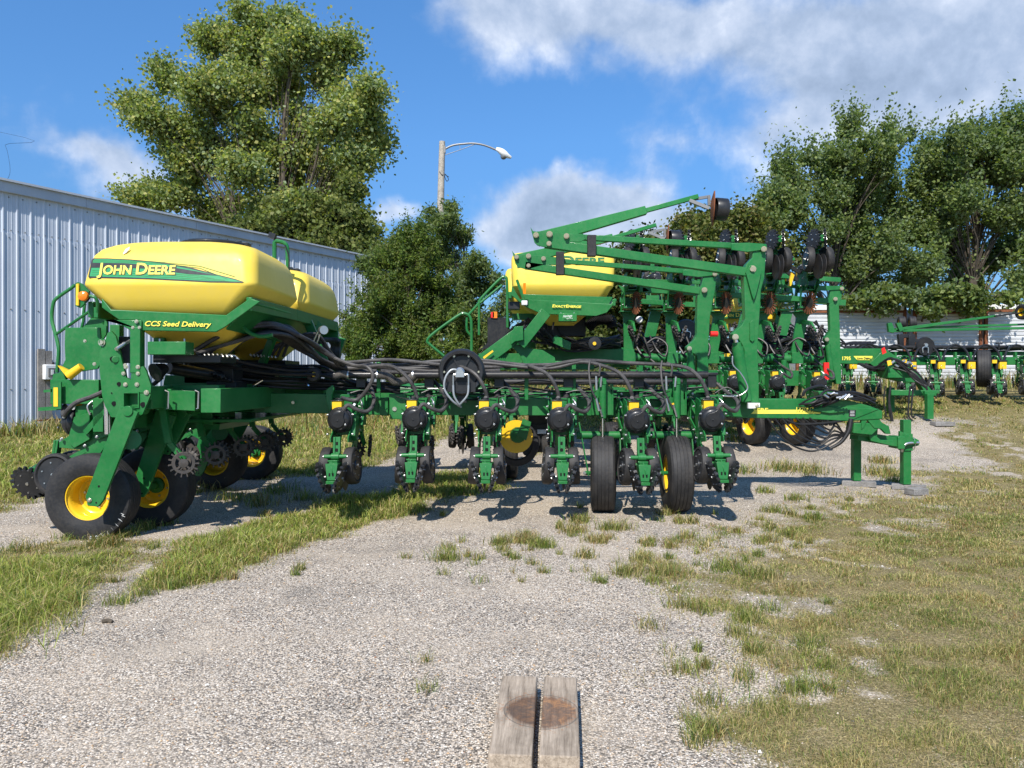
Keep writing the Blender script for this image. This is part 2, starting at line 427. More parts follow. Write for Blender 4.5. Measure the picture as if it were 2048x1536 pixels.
TRACK = gp([(1430, 1160), (1340, 1170), (1230, 1155), (1230, 1130), (1330, 1125), (1440, 1150), (1520, 1190), (1470, 1215)])
def density(x, y):
    """returns grass cover 0..1 and lushness 0..1"""
    n = (vnoise(x, y, .55, 1)-.5)*.6+(vnoise(x, y, .2, 2)-.5)*.35+(vnoise(x, y, 1.7, 3)-.5)*.5
    f = 1.0+.35*np.clip((y-6)/6, 0, 1)
    a = sm(-.16, .26, inpoly(LUSH, x, y)+n*.58)
    b = sm(-.16, .30, inpoly(LEFTC, x, y)+n*.40)
    b2 = .75*sm(-.15, .35, inpoly(LEFTS, x, y)+n*.9)
    c = sm(-.4, .6, inpoly(FIELD, x, y)+n*1.2)
    d = sm(-.75, .55, inpoly(RIGHT, x, y)+n*1.2)*np.maximum(sm(.3, 1.3, inpoly(RIGHT, x, y)), .40+.60*sm(.30, .52, vnoise(x, y, .45, 31)*.55+vnoise(x, y, .15, 32)*.45))
    e = .7*sm(-.1, .15, inpoly(TRACK, x, y)+n*.4)
    far = sm(13.5, 15.5, y+n*1.5-1.5*sm(2, 8, x))
    cov = np.clip(np.maximum.reduce([a, b, b2, c, d, e, far]), 0, 1)
    lush = np.clip(a*.8+b*.9+.65*c*(1-d)*np.clip(1.1-.06*np.clip(y-12, 0, 10), .3, 1), 0, 1)
    return cov, lush

def make_ground():
    xs = np.unique(np.round(np.concatenate([-np.geomspace(22, 900, 34), np.arange(-22, -9, .35), np.arange(-9, 9, .07), np.arange(9, 22, .3), np.geomspace(22, 900, 34)]), 4))
    ys = np.unique(np.round(np.concatenate([[-60, -40, -25, -15, -9, -5, -2, 0], np.arange(1, 15, .07), np.arange(15, 32, .3), np.geomspace(32, 1500, 40)]), 4))
    X, Y = np.meshgrid(xs, ys); Z = terrain(X, Y)
    micro = (vnoise(X, Y, .35, 5)-.5)*.022+(vnoise(X, Y, .13, 6)-.5)*.010
    Z = Z+micro*((Y < 16) & (abs(X) < 12))
    n, m = len(xs), len(ys); v = np.stack([X, Y, Z], -1).reshape(-1, 3)
    i = np.arange((m-1)*(n-1)); r, c = i//(n-1), i % (n-1); a = r*n+c
    f = np.stack([a, a+1, a+n+1, a+n], -1)
    me = fast_mesh('ground', v, f)
    cov, lush = density(X.ravel(), Y.ravel())
    at = me.attributes.new('cover', 'FLOAT', 'POINT'); at.data.foreach_set('value', cov.astype(np.float32))
    at = me.attributes.new('lush', 'FLOAT', 'POINT'); at.data.foreach_set('value', lush.astype(np.float32))
    me.polygons.foreach_set('use_smooth', [True]*len(f))
    mt, t, b = principled('ground'); me.materials.append(mt)
    pos = t.n('ShaderNodeNewGeometry').outputs['Position']
    cov = t.n('ShaderNodeAttribute', attribute_name='cover').outputs['Fac']
    lus = t.n('ShaderNodeAttribute', attribute_name='lush').outputs['Fac']
    def vor(scale):
        nd = t.n('ShaderNodeTexVoronoi', {'Scale': scale}); t.set(nd.inputs['Vector'], pos); return nd
    v1, v2, v3 = vor(120), vor(58), vor(18)
    stone = t.ramp(t.n('ShaderNodeSeparateColor', {0: v1.outputs['Color']}).outputs[0], [(.0, (.085, .078, .070)), (.18, (.20, .175, .15)), (.42, (.43, .365, .30)), (.62, (.58, .505, .42)), (.8, (.76, .70, .615)), (.93, (.58, .43, .28)), (1.0, (.82, .78, .72))])
    stone2 = t.ramp(t.n('ShaderNodeSeparateColor', {0: v2.outputs['Color']}).outputs[1], [(.0, (.25, .23, .205)), (.35, (.45, .395, .335)), (.62, (.57, .50, .42)), (.85, (.78, .73, .66)), (1.0, (.56, .38, .23))])
    big = t.n('ShaderNodeMath', operation='LESS_THAN'); t.set(big.inputs[0], v2.outputs['Distance']); big.inputs[1].default_value = .34
    pick = t.math('MULTIPLY', big.outputs[0], t.math('GREATER_THAN', t.n('ShaderNodeSeparateColor', {0: v2.outputs['Color']}).outputs[2], .55))
    col = t.mix(pick, stone, stone2)
    gap = t.ramp(v1.outputs['Distance'], [(.38, 1.0), (.72, .38)])
    col = t.mix(1.0, col, gap, 'MULTIPLY')
    # bare, darker worn places where the old tar shows, and dusty pale ones
    n1 = t.noise(pos, .62, 6, .62, .6); n2 = t.noise(pos, 2.6, 5, .6)
    tar = t.ramp(t.math('ADD', t.math('MULTIPLY', n1, .7), t.math('MULTIPLY', n2, .3)), [(.50, 0.0), (.66, .55)])
    col = t.mix(tar, col, t.mix(.5, (.115, .11, .108), t.mix(1.0, col, (.55, .54, .52), 'MULTIPLY')))
    sand = t.ramp(t.noise(pos, .9, 5, .6), [(.48, 0.0), (.66, .5)])
    col = t.mix(sand, col, (.46, .39, .31))
    soil = t.ramp(t.noise(pos, 55, 8, .8), [(.36, (.06, .05, .03)), (.5, (.22, .185, .10)), (.62, (.50, .42, .27))])
    gr = t.ramp(t.noise(pos, 4.0, 12, .82), [(.35, (.13, .12, .05)), (.5, (.25, .215, .09)), (.68, (.42, .35, .17))])
    farmix = t.n('ShaderNodeMapRange', {0: t.n('ShaderNodeSeparateXYZ', {0: pos}).outputs[1], 1: 8.0, 2: 18.0}, clamp=True).outputs[0]
    g = t.mix(t.math('ADD', t.math('MULTIPLY', farmix, .45), .4), soil, gr)
    g = t.mix(t.math('MULTIPLY', lus, .6), g, (.075, .105, .018))
    edge = t.ramp(t.math('ADD', cov, t.math('ADD', t.math('MULTIPLY', t.math('SUBTRACT', t.noise(pos, 30, 6, .75), .5), 1.3), t.math('MULTIPLY', t.math('SUBTRACT', t.noise(pos, 6, 4, .7), .5), 1.0))), [(.38, 0.0), (.80, 1.0)])
    col = t.mix(edge, col, g); col = t.mix(1.0, col, t.mix(edge, (1.04, 1.02, .985), t.mix(1.0, (.85, .80, .72), t.ramp(t.noise(pos, 150, 4, .7), [(.38, .35), (.62, 1.45)]), 'MULTIPLY')), 'MULTIPLY'); t.set(b.inputs['Base Color'], col)
    b.inputs['Roughness'].default_value = .93; b.inputs['Specular IOR Level'].default_value = .25
    hgt = t.math('ADD', t.math('MULTIPLY', t.math('SUBTRACT', 1.0, v1.outputs['Distance']), .5), t.math('MULTIPLY', t.math('SUBTRACT', 1.0, v2.outputs['Distance']), .6))
    bp = t.n('ShaderNodeBump', {'Height': hgt, 'Strength': .85, 'Distance': .008}); t.set(b.inputs['Normal'], bp.outputs[0])
    o = bpy.data.objects.new('ground', me); sc.collection.objects.link(o); tag(o, 'pale gravel yard with worn tar patches and grassy edges', None, kind='structure')

def fast_mesh(name, v, f, smooth=False):
    v = np.asarray(v, np.float32); f = np.asarray(f, np.int32); k = f.shape[1]
    me = bpy.data.meshes.new(name); me.vertices.add(len(v)); me.vertices.foreach_set('co', v.ravel())
    me.loops.add(f.size); me.loops.foreach_set('vertex_index', f.ravel())
    me.polygons.add(len(f)); me.polygons.foreach_set('loop_start', np.arange(0, f.size, k, dtype=np.int32))
    me.update(calc_edges=True); 
    if smooth: me.polygons.foreach_set('use_smooth', np.ones(len(f), bool))
    return me
def set_col(me, name, cols, dom='FACE'):
    at = me.attributes.new(name, 'FLOAT_COLOR', dom); c = np.ones((len(cols), 4), np.float32); c[:, :3] = cols
    at.data.foreach_set('color', c.ravel())
def leaf_mat(name, attr='tint', transl=.35, rough=.5, spec=.3):
    m, t, b = principled(name); nt = m.node_tree
    a = t.n('ShaderNodeAttribute', attribute_name=attr).outputs['Color']
    t.set(b.inputs['Base Color'], a); b.inputs['Roughness'].default_value = rough; b.inputs['Specular IOR Level'].default_value = spec
    tr = t.n('ShaderNodeBsdfTranslucent'); t.set(tr.inputs[0], t.mix(1.0, a, (1.25, 1.35, .55), 'MULTIPLY'))
    ms = t.n('ShaderNodeMixShader', {0: transl}); nt.links.new(b.outputs[0], ms.inputs[1]); nt.links.new(tr.outputs[0], ms.inputs[2])
    out = nt.nodes['Material Output']; nt.links.new(ms.outputs[0], out.inputs[0]); MATS[name] = m
leaf_mat('leaf', transl=.45, rough=.55, spec=.28); leaf_mat('blade', transl=.38, rough=.55); leaf_mat('stone', transl=0.0, rough=.85)

def blades(name, x, y, z, h, w, lean, cols, label, cat=None, kind='stuff'):
    """one mesh of bent grass blades"""
    n = len(x); an = rng.uniform(0, 2*np.pi, n); dx, dy = np.cos(an), np.sin(an)
    la = rng.uniform(0, 2*np.pi, n); lx, ly = np.cos(la)*lean*h, np.sin(la)*lean*h
    b = np.stack([x, y, z-.004], -1); W_ = np.stack([dx*w/2, dy*w/2, 0*w], -1)
    mid = b+np.stack([lx*.3, ly*.3, h*np.clip(.75-.3*lean, .2, .6)], -1); tip = b+np.stack([lx, ly, h*np.clip(1-.35*lean, .15, 1)], -1)
    v = np.stack([b-W_, b+W_, mid+W_*.75, mid-W_*.75, tip+W_*.12, tip-W_*.12], 1).reshape(-1, 3)
    i = np.arange(n)*6; f = np.concatenate([np.stack([i, i+1, i+2, i+3], -1), np.stack([i+3, i+2, i+4, i+5], -1)])
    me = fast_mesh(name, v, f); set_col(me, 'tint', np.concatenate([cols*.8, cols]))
    me.materials.append(MATS['blade']); o = bpy.data.objects.new(name, me); sc.collection.objects.link(o)
    return tag(o, label, cat, kind=kind)
STRAW = np.array([.58, .475, .22]); OLIVE = np.array([.25, .24, .075]); GREENB = np.array([.15, .22, .04]); BRIGHT = np.array([.36, .41, .085]); RUSTY = np.array([.33, .20, .08]); DKG = np.array([.05, .11, .03])
def pickcol(n, weights):
    base = np.array([STRAW, OLIVE, GREENB, BRIGHT, RUSTY, DKG]); w = np.array(weights, float); w = w/w.sum(-1, keepdims=True)
    if w.ndim == 1: idx = rng.choice(6, n, p=w)
    else: idx = (w.cumsum(1) < rng.random((n, 1))).sum(1).clip(0, 5)
    return base[idx]*rng.uniform(.7, 1.3, (n, 1))*rng.uniform(.92, 1.08, (n, 3))
def make_grass():
    def scatter(x0, x1, y0, y1, per):
        n = int((x1-x0)*(y1-y0)*per); x = rng.uniform(x0, x1, n); y = rng.uniform(y0, y1, n)
        k = np.abs(x) < y*.72+.8; return x[k], y[k]
    bands = [(-3.5, 4.5, 2.4, 5.0, 19000), (-6, 6.5, 5, 8, 9000), (-9, 9.5, 8, 12, 2600), (-13, 13, 12, 20, 800), (-20, 22, 20, 34, 110)]
    XS, YS, HS, WS, CS, LS = [], [], [], [], [], []
    for i, (x0, x1, y0, y1, per) in enumerate(bands):
        x, y = scatter(x0, x1, y0, y1, per); cov, lush = density(x, y)
        clump = vnoise(x, y, .16, 9); clump2 = vnoise(x, y, .6, 14)
        keep = rng.random(len(x)) < cov*(.58+.62*sm(.28, .66, clump*.6+clump2*.4))*(.7+.5*lush)
        x, y, cov, lush, clump, clump2 = [q[keep] for q in (x, y, cov, lush, clump, clump2)]; n = len(x)
        patch = vnoise(x, y, .9, 21); patch2 = vnoise(x, y, .25, 22)
        h = (.014+.038*clump**1.5+.105*lush*rng.random(n)**.7*(.6+.6*clump2))*rng.uniform(.6, 1.35, n)*(1+.25*(cov-.5))
        h *= np.where(y > 8, 1.15, 1); w = np.clip(.0019+.0009*(y-3), .0021, .020)*rng.uniform(.7, 1.4, n)*(1+.5*lush)
        dry = 1-lush
        wt = np.stack([.7+1.6*dry*sm(.3, .7, patch), .9-.5*lush, .25+.5*lush+.7*dry*sm(.5, .8, patch2), .15+2.2*lush, .12+.6*dry*(patch2 < .4)+.3*sm(.6, .9, patch), .10+0*x], -1)
        XS.append(x); YS.append(y); HS.append(h); WS.append(w); CS.append(pickcol(n, wt)); LS.append(np.where(rng.random(n) < .35*(1-lush), rng.uniform(1.2, 2.2, n), rng.uniform(.1, 1.1, n)))
    x = np.concatenate(XS); y = np.concatenate(YS); print('grass blades', len(x))
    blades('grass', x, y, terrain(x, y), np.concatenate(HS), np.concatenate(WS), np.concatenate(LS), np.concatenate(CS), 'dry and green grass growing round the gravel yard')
    # loose tufts standing on the gravel
    spots = []
    for px, py, r, n in [(1000, 1090, .10, 90), (1050, 1085, .14, 160), (1085, 1095, .12, 120), (890, 1120, .13, 110), (960, 1118, .05, 30), (1065, 1130, .06, 30), (810, 1118, .05, 20), (850, 1330, .05, 25), (855, 1385, .06, 25),
                         (1150, 1065, .14, 120), (1160, 1045, .12, 90), (1190, 1085, .10, 80), (1235, 1060, .16, 90), (1170, 1115, .10, 70), (1215, 1060, .08, 60), (1330, 1030, .10, 60), (1380, 1045, .1, 60), (1285, 1125, .12, 100), (1255, 1150, .12, 110), (1330, 1150, .14, 130),
                         (1450, 1140, .12, 90), (1520, 1155, .13, 90), (1540, 1085, .10, 70), (1630, 1040, .12, 90), (1490, 1245, .10, 90), (1480, 1275, .09, 60), (1545, 1025, .13, 80), (1480, 945, .25, 60), (1560, 940, .3, 120), (1620, 945, .3, 110), (1530, 985, .12, 50), (1590, 1000, .14, 60), (1770, 950, .25, 160), (1760, 925, .2, 90), (1790, 965, .15, 80),
                         (210, 1090, .14, 160), (250, 1075, .12, 110), (290, 1060, .12, 90), (190, 1060, .08, 60), (330, 1050, .1, 60), (240, 1210, .10, 70), (285, 1190, .10, 60), (330, 1175, .08, 50), (40, 1100, .12, 60), (60, 1170, .1, 80), (600, 1140, .05, 30), (590, 1150, .04, 20), (520, 1010, .25, 60), (470, 1000, .25, 60), (610, 1000, .2, 60), (400, 985, .3, 80), (560, 985, .3, 60), (1100, 905, .3, 90), (1470, 880, .25, 60), (1460, 865, .2, 60)]:
        gx, gy = G(px, py); spots.append((gx, gy, r, n))
    for _ in range(150):
        gx, gy = G(rng.uniform(1300, 1700), rng.uniform(1000, 1500)); c, l = density(np.array([gx]), np.array([gy]))
        if c[0] < .6 and rng.random() < .12+c[0]*2: spots.append((gx, gy, rng.uniform(.03, .1), int(rng.uniform(10, 60))))
    for _ in range(60):
        gx, gy = G(rng.uniform(880, 1560), rng.uniform(1010, 1170)); spots.append((gx, gy, rng.uniform(.02, .08), int(rng.uniform(6, 35))))
    for _ in range(120):
        gx, gy = G(rng.uniform(-100, 700), rng.uniform(1020, 1180)); c, l = density(np.array([gx]), np.array([gy]))
        if c[0] < .5 and rng.random() < .10+c[0]*1.5: spots.append((gx, gy, rng.uniform(.03, .1), int(rng.uniform(10, 50))))
    X, Y, H, C = [], [], [], []
    for gx, gy, r, n in spots:
        n = int(n*2.6); X.append(gx+rng.normal(0, r*.5, n)); Y.append(gy+rng.normal(0, r*.5, n)); H.append(rng.uniform(.03, .13, n)*(.6+r*4))
        k = rng.random(); C.append(pickcol(n, [.7*k+.2, .8, .8*(1-k)+.2, .6*(1-k), .5*k, .2]))
    x = np.concatenate(X); y = np.concatenate(Y); h = np.clip(np.concatenate(H), .02, .22)
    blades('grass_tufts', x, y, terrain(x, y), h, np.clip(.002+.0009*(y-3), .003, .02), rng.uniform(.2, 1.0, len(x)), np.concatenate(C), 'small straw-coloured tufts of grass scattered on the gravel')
    # rank grass in the near left corner
    px = rng.uniform(-60, 165, 2600); py = 1200+rng.normal(0, 38, 2600)+(-px*.25+20); pts = [G(a, min(max(b, 1140), 1340)) for a, b in zip(px, py)]
    x = np.array([p[0] for p in pts]); y = np.array([p[1] for p in pts]); n = len(x)
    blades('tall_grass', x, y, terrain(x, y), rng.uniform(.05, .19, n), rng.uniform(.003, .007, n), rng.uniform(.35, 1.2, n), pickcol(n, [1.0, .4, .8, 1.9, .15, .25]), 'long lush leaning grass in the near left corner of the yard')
    # weeds along the foot of the shed and at the far side
    s = rng.uniform(-3, 15, 9000); off = np.abs(rng.normal(0, .45, 9000)); x = -11.67+.5*s+.866*off+.1; y = 17.3+.866*s-.5*off
    x2 = rng.uniform(2, 24, 7000); y2 = rng.uniform(21.5, 25, 7000); x3 = rng.uniform(-6, 6, 5000); y3 = rng.uniform(16, 24, 5000)
    hh = np.concatenate([rng.uniform(.1, .55, 9000), rng.uniform(.15, .75, 7000), rng.uniform(.1, .5, 5000)])
    x = np.concatenate([x, x2, x3]); y = np.concatenate([y, y2, y3]); n = len(x)
    blades('weeds', x, y, terrain(x, y), hh*rng.uniform(.5, 1.1, n), rng.uniform(.012, .03, n), rng.uniform(.1, .7, n), pickcol(n, [.8, 1, .9, .25, .9, .5]), 'tall ragged weeds along the shed wall and the far edge of the lot')
    # a few bare seed stalks
def make_gravel():
    n = 90000; y = 2.3+7.5*rng.random(n)**1.5; x = rng.uniform(-1, 1, n)*(y*.72+.4)
    cov, _ = density(x, y); k = rng.random(n) > cov*1.0; k &= ~((abs(x-.11) < .25) & (y < 3.47) & (y > 2.7)); x = x[k]; y = y[k]; n = len(x)
    r = (.0024+.0046*rng.random(n)**3)*(1+.07*(y-2.3)); big = (rng.random(n) < .012) & (cov[k][:n] < .3 if False else True); r[big] *= 1.8
    z = terrain(x, y)+(vnoise(x, y, .35, 5)-.5)*.022+(vnoise(x, y, .13, 6)-.5)*.010+r*.25
    base = np.array([[1, 0, 0], [0, 1, 0], [-1, 0, 0], [0, -1, 0], [0, 0, .75], [0, 0, -.75], ]); fc = np.array([[0,1,4],[1,2,4],[2,3,4],[3,0,4]])
    an = rng.uniform(0, 6.28, n); c, s = np.cos(an), np.sin(an); e = rng.uniform(.6, 1.2, (n, 3))
    bv = base[None]*e[:, None]*rng.uniform(.75, 1.25, (n, 6, 1)); v = np.empty_like(bv)
    v[..., 0] = bv[..., 0]*c[:, None]-bv[..., 1]*s[:, None]; v[..., 1] = bv[..., 0]*s[:, None]+bv[..., 1]*c[:, None]; v[..., 2] = bv[..., 2]
    v = v*r[:, None, None]+np.stack([x, y, z], -1)[:, None]
    f = (np.arange(n)*6)[:, None, None]+fc[None]
    me = fast_mesh('gravel', v.reshape(-1, 3), f.reshape(-1, 3))
    pal = np.array([[.64, .57, .49], [.50, .43, .345], [.41, .365, .31], [.19, .175, .16], [.80, .765, .71], [.52, .36, .22], [.34, .17, .10]])
    cc = np.array([.88, .85, .80])*pal[rng.choice(7, n, p=[.27, .23, .17, .12, .14, .06, .01])]*rng.uniform(.8, 1.15, (n, 1)); set_col(me, 'tint', np.repeat(cc, 4, 0))
    me.materials.append(MATS['stone']); o = bpy.data.objects.new('gravel', me); sc.collection.objects.link(o); tag(o, 'loose pale and brown stones lying on the yard', None, kind='stuff')

make_ground(); make_grass(); make_gravel()

# ================================================================ METAL SHED
def metal_sheet(name, c1, c2, along, pitch=1.0):
    m, t, b = principled(name); pos = t.n('ShaderNodeNewGeometry').outputs['Position']
    mp = t.n('ShaderNodeMapping', {'Vector': pos, 'Scale': along}).outputs[0]
    n = t.noise(mp, 1.6, 7, .65, .3); n2 = t.noise(pos, .8, 4, .6)
    col = t.ramp(n, [(.3, c1), (.7, c2)]); col = t.mix(t.ramp(n2, [(.4, 0.0), (.8, .3)]), col, tuple(c*.7 for c in c1)); col = t.mix(t.ramp(t.noise(t.n('ShaderNodeMapping', {'Vector': pos, 'Scale': (9, 9, .35)}).outputs[0], 1.0, 6, .7), [(.5, 0.0), (.75, .22)]), col, (.36, .33, .30))
    t.set(b.inputs['Base Color'], col); b.inputs['Metallic'].default_value = 0; b.inputs['Roughness'].default_value = .6; b.inputs['Specular IOR Level'].default_value = .3
    MATS[name] = m
metal_sheet('shed_metal', (.53, .575, .645), (.60, .64, .70), (2.5, 2.5, .5))
metal_sheet('shed_trim', (.44, .47, .52), (.54, .57, .61), (1.5, 1.5, 1.5))
def shed():
    S0 = Vector((-11.67, 17.3, 0)); u = Vector((.5, .866, 0)); nrm = Vector((.866, -.5, 0)); H = 5.95
    root = thing('metal_shed', S0, 'long pale blue-grey corrugated metal shed behind the planter', 'shed')
    a, bnd = -14.0, 14.7
    mb = MB().mat('shed_metal'); prof = []; s = a
    while s < bnd:      # one rib pitch: tall rib, flat, two low ribs
        prof += [(s, 0), (s+.014, .020), (s+.045, .020), (s+.06, 0), (s+.125, 0), (s+.132, .004), (s+.145, .004), (s+.152, 0), (s+.21, 0), (s+.217, .004), (s+.23, .004), (s+.237, 0)]
        s += .305
    zz = [-.1, 4.78, 4.80, H-.12]; ofs = [0.0, 0.0, .006, .006]; vs = []; n = len(prof)
    for z, o in ((-.1, .012), (4.80, .012), (4.80, 0.0), (H-.1, 0.0)):
        for q, d in prof: vs.append(S0+u*q+nrm*(d+o)+Vector((0, 0, z)))
    fs = [(k*n+i, k*n+i+1, (k+1)*n+i+1, (k+1)*n+i) for k in (0, 1, 2) for i in range(n-1)]
    mb.add(vs, fs); mb.build('wall_panel', root, angle=3)
    mb = MB().mat('shed_metal'); e = S0+u*bnd; mb.bar(e+Vector((0, 0, H/2-.05))-nrm*6, e+Vector((0, 0, H/2-.05))-nrm*.01, .06, H-.1); mb.build('end_wall', root)
    mb = MB().mat('grey_metal')
    for i in range(int((bnd-a)/.305)):
        for z, off in ((4.86, .045), (4.70, .15), (4.86, .20), (3.05, .19), (1.2, .19), (H-.33, .15)):
            p = S0+u*(a+i*.305+off)+nrm*.012+Vector((0, 0, z)); mb.cyl(p, p+nrm*.014, .018, .012, n=6)
    mb.build('screws', root)
    mb = MB().mat('shed_trim'); L = (bnd-a)
    for k in range(9):
        p0 = S0+u*(a+k*L/9+.002)+Vector((0, 0, H-.12)); p1 = S0+u*(a+(k+1)*L/9-.002)+Vector((0, 0, H-.12))
        mb.bar(p0+nrm*.05, p1+nrm*.05, .10, .24); 
    mb.build('eave_trim', root, bevel=.01)
    mb = MB().mat('shed_trim'); p0 = S0+u*(a)+Vector((0, 0, H)); p1 = S0+u*(bnd+.1)+Vector((0, 0, H)); up = Vector((0, 0, 1.3))
    mb.prism([p0+nrm*.16, p1+nrm*.16, p1-nrm*6+up, p0-nrm*6+up], (0, 0, .05)); mb.build('roof', root)
    # meter post
    r2 = thing('meter_board', S0+u*.9+nrm*.1, 'weathered grey plank board with a white meter box leaning on the shed wall', 'board')
    c = S0+u*.85+nrm*.10; mb = MB().mat('old_wood')
    rot = Matrix((u, -nrm, (0, 0, 1))).transposed()
    mb.box(c+Vector((0, 0, 1.32)), (.16, .05, 1.66), rot); mb.box(c+u*.17+Vector((0, 0, 1.3)), (.15, .045, 1.62), rot); mb.build('planks', r2)
    mb = MB().mat('white').box(c+u*.14+nrm*.10+Vector((0, 0, 1.60)), (.27, .14, .36), rot); mb.build('meter_box', r2, bevel=.02)
    mb = MB().mat('grey_metal').box(c+u*.14+nrm*.19+Vector((0, 0, 1.60)), (.15, .05, .2), rot).mat('white').box(c+u*.14+nrm*.215+Vector((0, 0, 1.60)), (.06, .02, .12), rot); mb.build('meter_lid', r2)
    mb = MB().mat('rust').bar(P(16, 746, 17.9), P(108, 726, 18.3), .03, .045).bar(c+nrm*.03+Vector((0, 0, .46))-u*.1, c+u*1.1+nrm*.03+Vector((0, 0, .46)), .05, .04)
    mb.tube([P(24, 745, 17.9), P(28, 762, 17.9), P(28, 765, 17.9)], .012).tube([P(49, 739, 18), P(52, 753, 18), P(53, 762, 18)], .012); mb.build('iron_rail', r2)
shed()

# ================================================================ WHITE BOX TRAILERS AT THE BACK
def trailer(x0, x1, Y, h, label, seed):
    g = th((x0+x1)/2, Y); root = thing('box_trailer', ((x0+x1)/2, Y+1.2, g), label, 'trailer', 'white box trailers along the back of the lot')
    metal_sheet('trailer_skin%d' % seed, (.44, .45, .46), (.60, .61, .62), (1, 1, 6)) if seed == 1 else None
    mb = MB().mat('trailer_skin1'); n = int(h/.13); prof = []
    for i in range(n): z = g+.1+i*(h-.3)/n; prof += [(0, z), (-.022, z+.02), (-.022, z+.085), (0, z+.105)]
    vs = [(x, Y+d, z) for d, z in prof for x in (x0, x1)]; mb.add(vs, [(2*i, 2*i+1, 2*i+3, 2*i+2) for i in range(len(prof)-1)])
    mb.box(((x0+x1)/2, Y+1.3, g+h/2), (x1-x0-.02, 2.5, h-.25)); mb.build('side_wall', root, angle=20)
    mb = MB().mat('rust'); 
    for x in (x0+.04, x1-.04): mb.box((x, Y-.03, g+h/2), (.09, .09, h))
    mb.box(((x0+x1)/2, Y-.035, g+h-.22), (x1-x0-.2, .06, .07)); mb.build('corner_posts', root)
    mb = MB().mat('white').box(((x0+x1)/2, Y-.03, g+h-.09), (x1-x0-.02, .09, .17)); mb.build('top_rail', root, bevel=.02)
    mb = MB().mat('old_wood').box(((x0+x1)/2, Y+.0, g+.04), (x1-x0-.3, .1, .16)); mb.build('bottom_rail', root)
trailer(9.2, 12.75, 24.6, 2.62, 'white ribbed box trailer with a rusty top edge, left of the rust-framed gap', 1)
trailer(13.0, 15.2, 24.6, 2.60, 'short white ribbed box trailer end between two rusty uprights', 2)
trailer(15.3, 22.0, 24.6, 2.66, 'long white ribbed box trailer running out of view on the right', 3)

